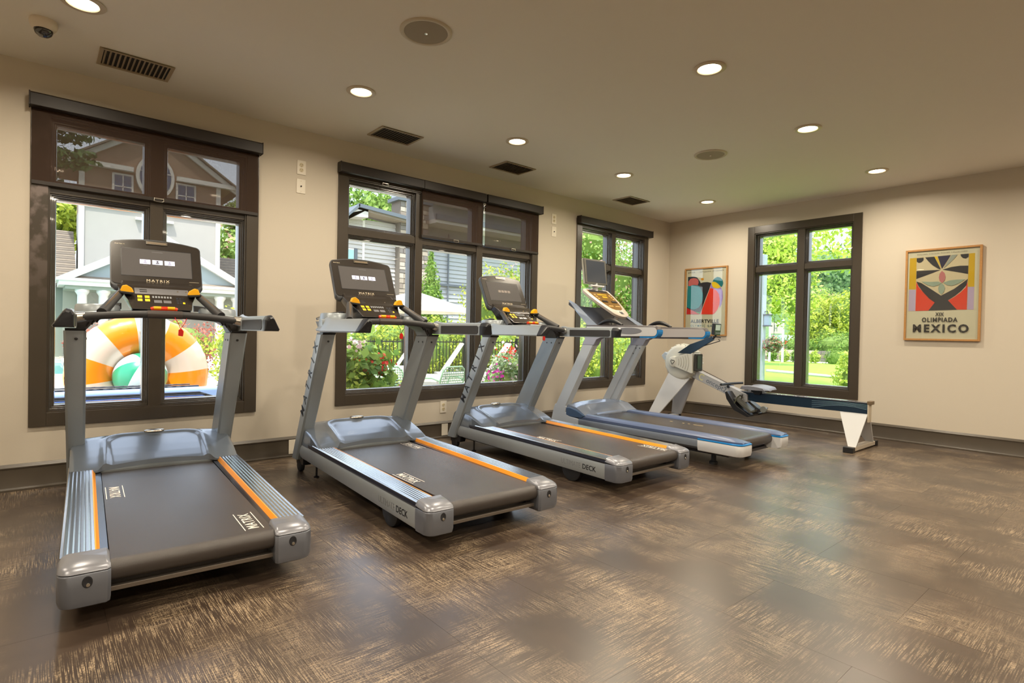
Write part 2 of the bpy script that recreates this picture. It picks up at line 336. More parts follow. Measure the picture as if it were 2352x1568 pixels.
shade(-4.210, -3.455, 2.000, 'lowered brown roller shade over the middle bay of the three bay window', [-3.80], chain=-3.452, ends=(0, 0))
shade(-3.435, -2.640, 2.000, 'lowered brown roller shade over the right bay of the three bay window', [-3.03], ends=(0, 1))
shade(-1.990, -.530, None, 'rolled up brown shade above the window beside the room corner', [], chain=None)

# ------------------------------------------------------------------ ceiling fittings
m_lampon = mat('lamp_lens', (1, .93, .80), .4, emit=(1, .84, .60), es=14); m_trimring = mat('lamp_ring', (205, 190, 165), .4)
m_cone = mat('lamp_cone', (235, 215, 180), .35)
def downlight(x, y, label, P=20.5):
    r = empty('recessed_downlight', (x, y, H), label=label, cat='downlight', group='recessed ceiling downlights')
    obj('trim_ring', MB().lathe([(.098, 0), (.100, -.004), (.092, -.009), (.072, -.008), (.068, -.002), (.066, -.0005)], seg=32), m_trimring, r, smooth=40)
    obj('lens', MB().lathe([(.0001, -.0035), (.066, -.0035), (.067, -.0005)], seg=28), m_lampon, r, smooth=40)
    l = bpy.data.lights.new('downlight_lamp', 'AREA'); l.shape = 'DISK'; l.size = .12; l.energy = P; l.color = (1, .87, .68); l.spread = math.radians(165)
    lo = bpy.data.objects.new('lamp', l); COL.objects.link(lo); lo.location = (x, y, H-.014)
YS = [-.78, -2.41, -3.88, -5.33, -6.88, -8.42]
place = ['nearest the corner', 'second from the corner', 'third from the corner', 'above the middle window gap', 'cut off at the top left', 'behind the viewer']
for i, y_ in enumerate(YS): downlight(1.05, y_, 'lit ceiling downlight in the row along the left wall, '+place[i])
for i, y_ in enumerate(YS): downlight(2.87, y_, 'lit ceiling downlight in the row farther from the windows, '+['nearest the far wall', 'second from the far wall', 'largest in view', 'above the viewer', 'beside the viewer', 'at the back'][i])
for xx, rw in ((4.75, 'third'), (6.6, 'fourth')):  # unseen rows behind and beside the camera, added for fill light
    for i, y_ in enumerate(YS): downlight(xx, y_, 'unseen ceiling downlight added for fill light in the %s row from the windows, number %s from the far wall' % (rw, ['one', 'two', 'three', 'four', 'five', 'six'][i]))
def grille(x, y, R, label):
    r = empty('ceiling_speaker', (x, y, H), label=label, cat='speaker', group='round ceiling speakers')
    obj('bezel', MB().lathe([(R, 0), (R, -.004), (R-.006, -.009), (R-.020, -.009), (R-.024, -.006), (R-.024, -.001)], seg=48), mat('speaker_bezel', (200, 188, 165), .5), r, smooth=40)
    obj('grille', MB().lathe([(.0001, -.011), (R*.5, -.009), (R-.023, -.006)], seg=48), mat('speaker_grille', (160, 146, 124), .6, bump=.8, bscale=900), r, smooth=50)
    obj('badge', MB().lathe([(.0001, -.0135), (.009, -.013), (.010, -.010)], seg=14), m_chrome, r, smooth=50)
grille(2.03, -5.41, .145, 'large round ceiling speaker near the top centre of the picture')
grille(2.01, -2.375, .145, 'round ceiling speaker between the two rows of downlights, farther off')
m_vent = mat('vent_paint', (172, 154, 126), .5); m_ventd = mat('vent_dark', (38, 32, 26), .8)
def vent(x, y, label, n=14):
    r = empty('ceiling_vent', (x, y, H), label=label, cat='vent', group='ceiling air vents along the windows'); LX, LY = .115, .175
    mb = MB()
    mb.box(-LX-.022, LX+.022, -LY-.022, -LY, -.008, 0).box(-LX-.022, LX+.022, LY, LY+.022, -.008, 0).box(-LX-.022, -LX, -LY, LY, -.008, 0).box(LX, LX+.022, -LY, LY, -.008, 0)
    obj('vent_frame', mb, m_vent, r, bevel=.002)
    obj('duct_opening', MB().box(-LX, LX, -LY, LY, -.002, -.0005), m_ventd, r)
    for k in range(n):
        yy = -LY+(k+.5)*2*LY/n; obj('slat', MB().hexa([(-LX, yy-.008, -.010), (LX, yy-.008, -.010), (LX, yy-.006, -.010), (-LX, yy-.006, -.010), (-LX, yy+.002, -.002), (LX, yy+.002, -.002), (LX, yy+.004, -.002), (-LX, yy+.004, -.002)]), m_vent, r)
vent(.42, -6.575, 'slatted ceiling air vent nearest the top left of the picture'); vent(.43, -4.72, 'slatted ceiling air vent above the first bay of the three bay window')
vent(.43, -3.40, 'slatted ceiling air vent above the third bay of the middle window'); vent(.43, -1.475, 'small looking slatted ceiling air vent nearest the corner')
r = empty('security_camera', (.683, -7.033, H), label='small white dome camera on the ceiling at the top left', cat='camera')
obj('housing', MB().lathe([(.062, 0), (.064, -.012), (.060, -.034), (.050, -.048), (.040, -.054)], seg=28), mat('dome_white', (226, 214, 196), .4), r, smooth=50)
obj('lens_dome', MB().lathe([(.044, -.048), (.043, -.060), (.036, -.075), (.022, -.086), (.0001, -.090)], seg=24), mat('dome_dark', (22, 18, 16), .08, coat=1), r, smooth=60)

# ------------------------------------------------------------------ wall plates
m_plate = mat('plate_almond', (232, 224, 208), .4); m_hole = mat('plate_hole', (40, 32, 26), .6); m_gold = mat('outlet_face', (214, 200, 165), .4)
def outlet(y, z, label, blank=False, xw=0.0, h=.118, w=.074, coax=False):
    r = empty('jack_plate' if coax else 'blank_plate' if blank else 'wall_outlet', (xw, y, z), label=label, cat='wall plate' if (blank or coax) else 'outlet')
    obj('cover_plate', MB().box(.0002, .006, -w/2, w/2, -h/2, h/2), m_plate, r, bevel=.002)
    if coax:
        obj('jack', MB().lathe([(.0001, .014), (.006, .014), (.006, .006)], axis=0, seg=12), m_hole, r, smooth=40)
        for s in (-1, 1): obj('screw', MB().lathe([(.0001, .0075), (.003, .007), (.003, .006)], (0, 0, s*.043), axis=0, seg=8), m_gold, r)
    elif not blank:
        for s in (-1, 1):
            f = obj('receptacle', MB().lathe([(.0001, .009), (.0165, .009), (.0175, .006)], (0, 0, s*.021), axis=0, seg=20), m_gold, r, smooth=40)
            mb = MB().box(.009, .0094, -.0085, -.0055, s*.021-.001, s*.021+.008).box(.009, .0094, .0055, .0085, s*.021-.001, s*.021+.008)
            mb.lathe([(.0001, .0094), (.0028, .0094), (.0028, .009)], (0, 0, s*.021-.009), axis=0, seg=8); obj('slots', mb, m_hole, f)
outlet(-5.362, 2.425, 'duplex outlet high on the wall between the first and second windows'); outlet(-5.364, 2.268, 'jack plate just below the high outlet left of the middle window', coax=True)
outlet(-2.381, 2.439, 'duplex outlet high on the wall right of the three bay window'); outlet(-2.378, 2.29, 'jack plate below the high outlet right of the three bay window', coax=True)
outlet(-3.896, .314, 'duplex outlet low on the wall under the three bay window')
outlet(-5.40, .085, 'light blank plate on the baseboard left of the second treadmill', blank=True, xw=.015); outlet(-3.885, .085, 'light blank plate on the baseboard left of the third treadmill', blank=True, xw=.015)

# ------------------------------------------------------------------ posters
m_oak = mat('oak_frame', (176, 128, 72), .45, noise=.2, nscale=60); m_paper = mat('poster_paper', (214, 204, 176), .7)
FLAT = {}
def flat(c):
    k = 'ink_%02x%02x%02x' % c
    return MATS.get(k) or mat(k, c, .65)
def poster(x0, x1, z0, z1, shapes, texts, label, skew0):
    r = empty('framed_poster', ((x0+x1)/2, 0, (z0+z1)/2), label=label, cat='poster', group='framed posters on the far wall'); cx, cz = (x0+x1)/2, (z0+z1)/2
    fw = .019
    for q in ((x0, x0+fw, z0, z1), (x1-fw, x1, z0, z1), (x0+fw, x1-fw, z0, z0+fw), (x0+fw, x1-fw, z1-fw, z1)):
        obj('frame_rail', MB().box(q[0]-cx, q[1]-cx, -.030, -.002, q[2]-cz, q[3]-cz), m_oak, r, bevel=.0015)
    pp = obj('print', MB().box(x0+fw-cx, x1-fw-cx, -.016, -.006, z0+fw-cz, z1-fw-cz), m_paper, r)
    d = -.0162
    for i, (nm, pts, c) in enumerate(shapes):
        P = [(x-(skew0-z)*.027-cx, z-cz) for x, z in pts]
        obj(nm, MB().prism(P, 1, d-.0003*i, d-.0003*i-.0002), flat(c), pp)
    for s, px, pz, w_, h_, c, off, sp in texts:
        text('lettering', s, .1, flat(c), (px-cx, d-.0003*len(shapes)-.0006, pz-cz), (1, 0, 0), (0, 0, 1), pp, fit=(w_, h_), offset=off, spacing=sp, depth=.0002)
    obj('glazing', MB().box(x0+fw-cx, x1-fw-cx, -.0262, -.0245, z0+fw-cz, z1-fw-cz), m_print_glass, r)
P2={"frame": [[2.925, 2.03], [3.554, 2.038], [3.58, 1.087], [2.951, 1.078]], "paper": [[2.946, 2.012], [3.533, 2.017], [3.558, 1.108], [2.973, 1.1]], "cream": [[3.034, 1.96], [3.463, 1.956], [3.476, 1.399], [3.049, 1.394]], "yelL": [[2.972, 1.951], [3.032, 1.953], [3.041, 1.62], [2.98, 1.623]], "lilL": [[2.98, 1.619], [3.041, 1.616], [3.048, 1.394], [2.986, 1.394]], "yelR": [[3.465, 1.956], [3.512, 1.957], [3.522, 1.625], [3.472, 1.626]], "lilR": [[3.472, 1.625], [3.522, 1.623], [3.528, 1.399], [3.478, 1.4]], "semiL": [[3.033, 1.947], [3.093, 1.949], [3.093, 1.921], [3.075, 1.9], [3.053, 1.896], [3.035, 1.911]], "semiR": [[3.398, 1.954], [3.462, 1.955], [3.461, 1.921], [3.443, 1.908], [3.42, 1.914], [3.403, 1.933]], "fanA": [[3.106, 1.949], [3.184, 1.95], [3.245, 1.816], [3.224, 1.823], [3.174, 1.862], [3.136, 1.906]], "fanY": [[3.184, 1.951], [3.208, 1.95], [3.251, 1.819]], "fanB": [[3.213, 1.951], [3.32, 1.954], [3.254, 1.819]], "fanG": [[3.327, 1.954], [3.376, 1.954], [3.351, 1.917], [3.311, 1.869], [3.265, 1.822]], "wingL": [[3.038, 1.813], [3.139, 1.813], [3.245, 1.81], [3.164, 1.777], [3.04, 1.729]], "wingR": [[3.257, 1.811], [3.33, 1.833], [3.399, 1.84], [3.465, 1.836], [3.467, 1.753], [3.372, 1.781]], "bowl": [[3.042, 1.703], [3.086, 1.685], [3.143, 1.641], [3.26, 1.547], [3.364, 1.611], [3.426, 1.666], [3.469, 1.706], [3.461, 1.642], [3.422, 1.587], [3.378, 1.542], [3.32, 1.497], [3.398, 1.4], [3.161, 1.396], [3.211, 1.478], [3.164, 1.517], [3.107, 1.587], [3.062, 1.656]], "redL": [[3.042, 1.699], [3.062, 1.649], [3.113, 1.579], [3.164, 1.518], [3.213, 1.478], [3.161, 1.396], [3.049, 1.394]], "redR": [[3.468, 1.678], [3.456, 1.621], [3.417, 1.573], [3.372, 1.531], [3.32, 1.495], [3.395, 1.401], [3.475, 1.4]], "petal": [[3.255, 1.8], [3.278, 1.777], [3.288, 1.736], [3.283, 1.7], [3.263, 1.675], [3.242, 1.695], [3.233, 1.732], [3.238, 1.772]], "leafL": [[3.086, 1.7], [3.166, 1.692], [3.227, 1.692], [3.254, 1.679], [3.234, 1.655], [3.192, 1.642], [3.142, 1.66]], "leafR": [[3.448, 1.702], [3.379, 1.703], [3.321, 1.697], [3.272, 1.678], [3.305, 1.651], [3.346, 1.643], [3.392, 1.66]], "stem": [[3.258, 1.675], [3.281, 1.652], [3.29, 1.622], [3.283, 1.586], [3.263, 1.558], [3.241, 1.584], [3.233, 1.621], [3.24, 1.654]], "tXIX": [[3.222, 1.371], [3.295, 1.329]], "tOL": [[3.114, 1.316], [3.413, 1.263]], "tMX": [[3.032, 1.249], [3.498, 1.16]], "tTop": [[3.035, 1.971], [3.45, 1.983]]}
P1={"frame": [[0.277, 2.041], [0.919, 2.042], [0.935, 1.095], [0.292, 1.106]], "paper": [[0.303, 2.021], [0.889, 2.028], [0.906, 1.114], [0.32, 1.128]], "navy": [[0.33, 1.927], [0.432, 1.924], [0.472, 1.911], [0.511, 1.867], [0.535, 1.831], [0.459, 1.804], [0.349, 1.792], [0.335, 1.807]], "blk": [[0.42, 1.802], [0.513, 1.825], [0.573, 1.837], [0.634, 1.838], [0.694, 1.823], [0.667, 1.734], [0.624, 1.626], [0.582, 1.504], [0.561, 1.435], [0.547, 1.397], [0.493, 1.415], [0.334, 1.489], [0.331, 1.751]], "pink": [[0.343, 1.806], [0.343, 1.863], [0.37, 1.897], [0.417, 1.906], [0.464, 1.898], [0.494, 1.875], [0.501, 1.833], [0.49, 1.802], [0.42, 1.809], [0.357, 1.795]], "teal": [[0.333, 1.8], [0.42, 1.806], [0.49, 1.799], [0.538, 1.754], [0.574, 1.684], [0.581, 1.614], [0.566, 1.553], [0.522, 1.491], [0.46, 1.466], [0.398, 1.473], [0.337, 1.499]], "orng": [[0.533, 1.883], [0.545, 1.899], [0.568, 1.898], [0.581, 1.882], [0.573, 1.865], [0.55, 1.863]], "lil": [[0.694, 1.815], [0.725, 1.759], [0.77, 1.743], [0.835, 1.757], [0.865, 1.705], [0.875, 1.617], [0.862, 1.53], [0.835, 1.477], [0.809, 1.633], [0.681, 1.747]], "red": [[0.681, 1.754], [0.741, 1.738], [0.785, 1.708], [0.816, 1.66], [0.832, 1.592], [0.83, 1.524], [0.807, 1.458], [0.764, 1.404], [0.742, 1.392], [0.555, 1.395], [0.583, 1.483], [0.632, 1.619]], "redB": [[0.334, 1.489], [0.422, 1.452], [0.493, 1.422], [0.547, 1.395], [0.336, 1.398]], "green": [[0.477, 1.437], [0.523, 1.425], [0.55, 1.43], [0.547, 1.401], [0.501, 1.412]], "yel": [[0.7, 1.828], [0.738, 1.836], [0.782, 1.817], [0.835, 1.76], [0.813, 1.744], [0.77, 1.743], [0.725, 1.759], [0.706, 1.787]], "tealc": [[0.712, 1.841], [0.737, 1.88], [0.78, 1.899], [0.824, 1.888], [0.858, 1.853], [0.871, 1.812], [0.863, 1.779], [0.846, 1.758], [0.797, 1.806], [0.753, 1.833]], "tA": [[0.392, 1.333], [0.822, 1.282]], "tO": [[0.391, 1.259], [0.824, 1.225]], "tT": [[0.328, 1.98], [0.868, 1.983]]}

DK = (40, 38, 44)
poster(2.935, 3.568, 1.086, 2.034, [('colour_block', P2['yelL'], (212, 168, 12)), ('colour_block', P2['yelR'], (212, 168, 12)), ('colour_block', P2['lilL'], (188, 170, 196)), ('colour_block', P2['lilR'], (188, 165, 196)),
    ('background', P2['cream'], (214, 196, 160)), ('red_shape', P2['redL'], (226, 52, 10)), ('red_shape', P2['redR'], (226, 52, 10)), ('bowl_shape', P2['bowl'], DK), ('wing_shape', P2['wingL'], DK), ('wing_shape', P2['wingR'], DK),
    ('half_disc', P2['semiL'], DK), ('half_disc', P2['semiR'], DK), ('fan_blade', P2['fanA'], DK), ('fan_blade', P2['fanY'], (226, 186, 10)), ('fan_blade', P2['fanB'], (34, 32, 66)), ('fan_blade', P2['fanG'], (156, 160, 148)),
    ('petal', P2['petal'], (194, 118, 118)), ('leaf_shape', P2['leafL'], (152, 166, 148)), ('leaf_shape', P2['leafR'], (152, 166, 148)), ('leaf_shape', P2['stem'], (152, 166, 148))],
    [('XIX', 3.240, 1.357, .072, .038, (22, 18, 20), .003, 1.15), ('OLIMPIADA', 3.240, 1.300, .298, .048, (22, 18, 20), .003, 1.2), ('MEXICO', 3.246, 1.212, .463, .086, (22, 18, 20), .004, 1.35),
     ('KESSTREL VINTAGE POSTER COLLECTION', 3.242, 1.982, .414, .012, (90, 72, 60), 0, 1.4)],
    'oak framed poster with black and red bowl shape reading MEXICO, right of far window', 2.034)
poster(.285, .925, 1.100, 2.042, [('navy_shape', P1['navy'], (26, 46, 62)), ('black_shape', P1['blk'], (34, 28, 36)), ('teal_shape', P1['teal'], (0, 134, 142)), ('pink_shape', P1['pink'], (214, 106, 104)),
    ('orange_dot', P1['orng'], (226, 150, 20)), ('lilac_shape', P1['lil'], (168, 134, 208)), ('red_shape', P1['red'], (240, 50, 10)), ('red_shape', P1['redB'], (214, 30, 24)), ('green_shape', P1['green'], (70, 140, 60)),
    ('yellow_shape', P1['yel'], (240, 196, 0)), ('teal_shape', P1['tealc'], (0, 112, 118))],
    [('ALBERTVILLE', .600, 1.300, .427, .048, (28, 26, 30), .002, 1.05), ('OLYMPIC GAMES', .600, 1.236, .43, .030, (70, 120, 122), .0005, 1.4), ('KRIER    MPIQUES D HIVER', .600, 1.982, .54, .016, (60, 50, 45), 0, 1.3)],
    'oak framed poster with teal and red shapes reading ALBERTVILLE, near the corner', 2.042)

# ------------------------------------------------------------------ gym materials
m_silver = mat('silver_paint', (152, 160, 166), .36, metal=.35, spec=.5); m_silver2 = mat('silver_panel', (160, 166, 170), .42, metal=.3)
m_cap = mat('grey_cap_paint', (112, 116, 126), .34, metal=.35); m_hood = mat('hood_paint', (118, 128, 142), .22, metal=.35, coat=.3)
m_alu = mat('brushed_aluminium', (196, 200, 204), .22, metal=1); m_dark = mat('dark_frame', (36, 38, 44), .35)
m_orange = mat('orange_stripe', (250, 158, 14), .4); m_amber = mat('amber_plastic', (250, 182, 10), .35); m_red = mat('red_plastic', (206, 26, 14), .35)
m_belt = mat('running_belt', (64, 59, 57), .27, bump=.35, bscale=700, noise=.12, nscale=9); m_rubber = mat('rubber', (30, 31, 34), .55)
m_grip = mat('rubber_grip', (52, 52, 54), .5, bump=.2, bscale=500); m_bez = mat('display_bezel', (44, 39, 35), .26, coat=.4); m_case = mat('display_case', (60, 62, 66), .38)
m_screen = mat('screen_glass', (58, 54, 50), .12, emit=(100, 94, 88), es=.8, coat=.6); m_icon = mat('screen_icon', (210, 212, 235), .4, emit=(196, 198, 230), es=.75)  # screen's grey-brown emission stands in for the room reflected in it
m_icond = mat('screen_icon_dark', (60, 60, 78), .4); m_logo = mat('logo_silver', (214, 202, 176), .3); m_white = mat('white_ink', (226, 222, 214), .5); m_black_ink = mat('black_ink', (22, 24, 30), .5); m_grey_ink = mat('grey_ink', (128, 132, 136), .5)
m_strip = mat('console_strip', (122, 122, 126), .35, metal=.4); m_tray = mat('tray_plastic', (92, 78, 66), .4); m_bolt = mat('bolt_dark', (60, 60, 64), .3, metal=.8)

TIL = -.0165
def dz(u): return TIL*(u-.84)
LOGOS = [((1.29, -.235, 1), (2.10, .215, -1)), ((1.743, -.235, 1), (.95, .225, -1)), ((1.416, -.235, 1), (2.115, .225, -1))]
def matrix_treadmill(loc, rz, label, screen='menu', k_tm=0):
    r = empty('treadmill', loc, rz, label, 'treadmill', 'row of treadmills facing the windows')
    # belly pan and deck
    mb = MB(); mb.prism([(.46, .10), (2.18, .075), (2.18, .205+dz(2.18)-.0), (.46, .215)], 1, -.385, .385); obj('belly_pan', mb, m_dark, r, bevel=.006)
    for s in (-1, 1):
        # side panel (outer skin), slightly bulged
        secs = []
        for u in (.405, .46, 2.19):
            t = .222+dz(u)*.9-.004; b = .116-.0215*(u-.44)
            if u < .44: t -= .012; b += .012
            secs.append([(u, s*.385, b+.012), (u, s*.400, b), (u, s*.421, b+.006), (u, s*.431, b+.035), (u, s*.431, t-.02), (u, s*.424, t), (u, s*.385, t)])
        sp = obj('side_panel', MB().loft(secs), m_silver2, r, smooth=32)
        if s < 0:
            text('lettering', 'ULTIMATE', .052, m_grey_ink, (1.868, -.4318, .143), (1, 0, -.018), (0, 0, 1), sp, fit=(.190, .036), spacing=1.02, offset=-.0006)
            text('lettering', 'DECK', .052, m_black_ink, (2.046, -.4318, .140), (1, 0, -.018), (0, 0, 1), sp, fit=(.125, .036), spacing=1.02, offset=.0006)
        # dark chamfer strip under the rail
        mb = MB(); mb.loft([[(u, s*.345, .218+dz(u)), (u, s*.428, .216+dz(u)), (u, s*.4325, .226+dz(u)), (u, s*.430, .242+dz(u)), (u, s*.345, .242+dz(u))] for u in (.62, 2.19)]); obj('trim_strip', mb, mat('navy_trim', (34, 36, 50), .3), r, smooth=30)
        # ribbed aluminium foot rail
        prof = [(.322, .2425), (.322, .2505)]
        x = .3235
        while x < .418: prof += [(x+.002, .2515), (x+.011, .2515), (x+.013, .2485)]; x += .0165
        prof += [(.427, .2510), (.4305, .2465), (.4305, .2425)]
        obj('foot_rail', MB().loft([[(u, s*a, b+dz(u)) for a, b in prof] for u in (.70, 2.195)]), m_alu, r)
        obj('accent_stripe', MB().loft([[(u, s*a, b+dz(u)) for a, b in ((.309, .228), (.309, .2315), (.3205, .2512), (.3245, .2512), (.3245, .228))] for u in (.78, 2.192)]), m_orange, r)
        obj('inner_rail', MB().loft([[(u, s*a, b+dz(u)) for a, b in ((.284, .224), (.284, .2315), (.309, .2315), (.309, .224))] for u in (.76, 2.20)]), mat('rail_dark', (70, 74, 84), .2, metal=.8), r)
        # rear end cap
        def capsec(ins, zt, zb, rr=.045, uend=2.312):
            o = s*(.434-ins); i = s*(.279+ins*.4)
            pts = [(2.188, i), (uend-.012-ins, i), (uend-ins, i+s*.010)]
            cx, cy = uend-ins-rr, o-s*rr
            for k in range(7):
                a = k*PI/12; pts.append((cx+rr*math.cos(a), cy+s*rr*math.sin(a)))
            pts.append((2.188, o)); return pts
        lo = MB(); secs = []
        for ins, z in ((.016, .076), (.006, .082), (.001, .100), (0, .150), (.0005, .193), (.003, .1965)): secs.append([(a, b, z) for a, b in capsec(ins, 0, 0)])
        ec = obj('end_cap', lo.loft(secs), m_cap, r, smooth=38)
        hi = MB(); secs = []
        for ins, z, ue in ((.003, .1985, 2.312), (.0012, .201, 2.312), (.004, .212, 2.308), (.012, .222, 2.300), (.028, .2315, 2.284)): secs.append([(a, b, z+(.0065 if a < 2.2 else 0)) for a, b in capsec(ins, 0, 0, uend=ue)])
        obj('cap_top', hi.loft(secs), mat('cap_top_paint', (128, 130, 138), .3, metal=.35), ec, smooth=38)
        obj('adjuster_hole', MB().lathe([(.0001, .0005), (.0105, .001), (.013, .0022), (.0155, .0010)], (2.3115, s*.347, .168), axis=0, seg=18, sy=1.35), m_dark, ec, smooth=50)
        obj('adjuster_bolt', MB().lathe([(.0001, .003), (.006, .003), (.007, .001)], (2.3115, s*.347+.002, .157), axis=0, seg=10), m_chrome, ec, smooth=50)
        # wheels
        obj('transport_wheel', MB().lathe([(.0001, -.018), (.036, -.018), (.046, -.014), (.046, .014), (.036, .018), (.0001, .018)], (.352, s*.392, .0465), axis=1, seg=22), m_rubber, r, smooth=50)
        obj('wheel_bracket', MB().hexa([(.29, s*.375-.03, .05), (.44, s*.375-.03, .06), (.44, s*.375+.03, .06), (.29, s*.375+.03, .05), (.285, s*.375-.035, .115), (.46, s*.375-.035, .13), (.46, s*.375+.035, .13), (.285, s*.375+.035, .115)]), m_dark, r, bevel=.005)
        obj('rear_wheel', MB().lathe([(.0001, -.025), (.080, -.025), (.093, -.018), (.093, .018), (.080, .025), (.0001, .025)], (1.84, s*.378, .0935), axis=1, seg=30), m_rubber, r, smooth=50)
        obj('levelling_foot', MB().lathe([(.0001, 0), (.020, 0), (.020, .008), (.007, .012), (.007, .10)], (.60, s*.36, 0), seg=14), m_bolt, r, smooth=50)
        # uprights
        secs = []
        for w in (.100, .34, 1.034):
            k = (w-1.034)*.556; e = .020*(1-max(0, (w-.3)/.74)); oo = -.012*(1-(w-.1)/.934)
            secs.append([(.727+k-e*1.5, s*.362, w), (.735+k-e*1.5, s*.355, w), (.905+k, s*.357, w), (.919+k, s*.368, w), (.921+k, s*(.444+oo), w), (.906+k, s*(.455+oo), w), (.822+k, s*(.455+oo), w), (.800+k, s*(.445+oo), w)])
        up = obj('upright', MB().loft(secs), m_silver, r, smooth=28)
        secs = []
        for w, g in ((1.033, .0), (1.048, .006)):
            k = (w-1.034)*.556; secs.append([(.735+k-g, s*.360, w), (.915+k+g, s*.360, w), (.915+k+g, s*.448, w), (.81+k-g, s*.448, w)])
        obj('gasket', MB().loft(secs), m_black, up)
        for uu, vv, ax in ((.80, .3545, 0), (.86, .3545, 0), (.9, .40, 1)):
            k = (.99-1.034)*.556
            if ax == 0: obj('bolt', MB().lathe([(.0001, -s*.003), (.006, -s*.002), (.007, 0)], (uu+k, s*.356, .99), axis=1, seg=10), m_bolt, up, smooth=50)
            else: obj('bolt', MB().lathe([(.0001, .003), (.007, .002), (.008, 0)], (.9215+k, s*.400, .99), axis=0, seg=10), m_bolt, up, smooth=50)
        if s < 0:
            d_ = Vector((.556, 0, 1)).normalized()
            for i, ch in enumerate('MATRIX'):
                w = .48+i*.0935; k = (w-1.034)*.556
                text('lettering', ch, .098, m_black_ink, (.852+k, -.4565+.012*(1-(w-.1)/.934), w), d_, (-d_.z, 0, d_.x), up, offset=.0008, stretch=.95)
        # handrail
        secs = []; SH = [(0, .0), (0, .060), (.012, .080), (.030, .086), (.042, .074), (.081, .008), (.078, 0)]
        for u, dzr, sc_, wn in ((.835, .012, .55, 0), (.86, .004, .9, 0), (.93, 0, 1.18, 0), (.99, 0, 1.05, 0), (1.05, 0, 1, 0), (1.53, 0, .98, 0)):
            secs.append([(u, s*(.398+a*(1 if u > 1 else .85)), 1.052+dzr+b*sc_) for a, b in SH])
        hr = obj('handrail', MB().loft(secs), m_silver, r, smooth=30)
        tip = [[(1.53+c0*x0, s*(.398+(a-.04)*c1+.04), 1.052+(b-.04)*c1+.04) for a, b in SH] for c0, c1, x0 in ()]
        secs = []
        for t_, sc_ in ((0, 1.0), (.45, 1.0), (.8, .93), (.95, .80), (1, .62)):
            secs.append([(1.53+(.045+.042*(b/.086))*t_, s*(.398+.035+(a-.035)*sc_), 1.052+.04+(b-.04)*sc_) for a, b in SH])
        obj('rail_tip', MB().loft(secs), m_dark, hr, smooth=30)
        obj('grip_pad', MB().prism([(1.035, 1.058), (1.50, 1.058), (1.515, 1.068), (1.515, 1.108), (1.505, 1.116), (1.035, 1.116)], 1, s*.3995, s*.3955), m_grip, hr, bevel=.0015)
        mb = MB(); mb.prism([(1.51, 1.053), (1.535, 1.053), (1.535, 1.13), (1.40, 1.053)], 1, s*.4, s*.41)
        # bracket under the tray
        mb = MB(); mb.loft([[(.74, s*.36, 1.035), (.90, s*.36, 1.035), (.90, s*.395, 1.035), (.74, s*.395, 1.035)], [(.73, s*.345, 1.075), (.91, s*.33, 1.075), (.91, s*.41, 1.075), (.73, s*.41, 1.075)], [(.70, s*.26, 1.125), (.93, s*.25, 1.125), (.93, s*.42, 1.125), (.70, s*.42, 1.125)]])
        obj('tray_bracket', mb, mat('bracket_paint', (100, 102, 106), .35, metal=.4), r, smooth=40)
        for q in range(3):
            obj('slot', MB().tube([(.925, s*(.300+q*.022), 1.105-.012*q), (.925, s*(.312+q*.022), 1.080-.012*q)], .004, 6), m_black, r.children[-1])
        # control lever with thumb switch
        a, b = Vector((.985, s*.290, 1.135)), Vector((.77, s*.203, 1.255))
        lv = obj('control_lever', MB().tube([a, a.lerp(b, .5), b], [.026, .023, .021], 12), m_grip, r, smooth=50)
        d_ = (b-a); n_ = Vector((.45, 0, .9)).normalized()
        obj('lever_trim', MB().tube([a.lerp(b, .12)+n_*.020, b+n_*.019], .009, 6, flat=.5), mat('lever_trim', (96, 84, 70), .25), lv, smooth=50)
        mb = MB(); pr = [(-.004, -.002), (.006, .026), (.026, .031), (.052, .014), (.062, -.010), (.054, -.014), (.0, -.008)]
        q0 = b+Vector((.012, -s*.004, .012)); mb.loft([[tuple(q0+Vector((x_, -s*p[0], p[1]+.006))) for p in pr] for x_ in (-.012, .022)])
        obj('thumb_switch', mb, m_amber, lv, bevel=.003)
        mb = MB(); mb.loft([[tuple(q0+Vector((x_, -s*p[0], p[1]))) for p in ((-.012, -.012), (.055, -.020), (.06, -.006), (-.012, .0))] for x_ in (-.022, .03)])
        obj('switch_base', mb, m_black, lv, bevel=.003)
        # cup holder bowl and front lip
        secs = [[(.775+R*.095*math.cos(t), s*.305+R*.088*math.sin(t), z) for t in [k*PI/12 for k in range(24)]] for R, z in ((1.22, 1.136), (1.18, 1.176), (1.10, 1.184), (1.03, 1.176), (.92, 1.148), (.5, 1.1395), (.01, 1.139))]
        ch_ = obj('cup_holder', MB().loft(secs[:4], caps=False), m_silver, r, smooth=50); obj('cup_well', MB().loft(secs[3:], caps=False), m_tray, ch_, smooth=50)
        mb = MB(); mb.loft([[(.63-.5*(q-.5)*(q-.5)*.1, s*(.19+.2*q), 1.205-.055*q*q), (.645, s*(.19+.2*q), 1.205-.055*q*q-.002), (.66, s*(.19+.2*q), 1.165-.03*q*q), (.635, s*(.19+.2*q), 1.165-.03*q*q)] for q in [k/8 for k in range(9)]])
        obj('reading_lip', mb, m_black, r, smooth=40)
    # tray body between the rails
    secs = []
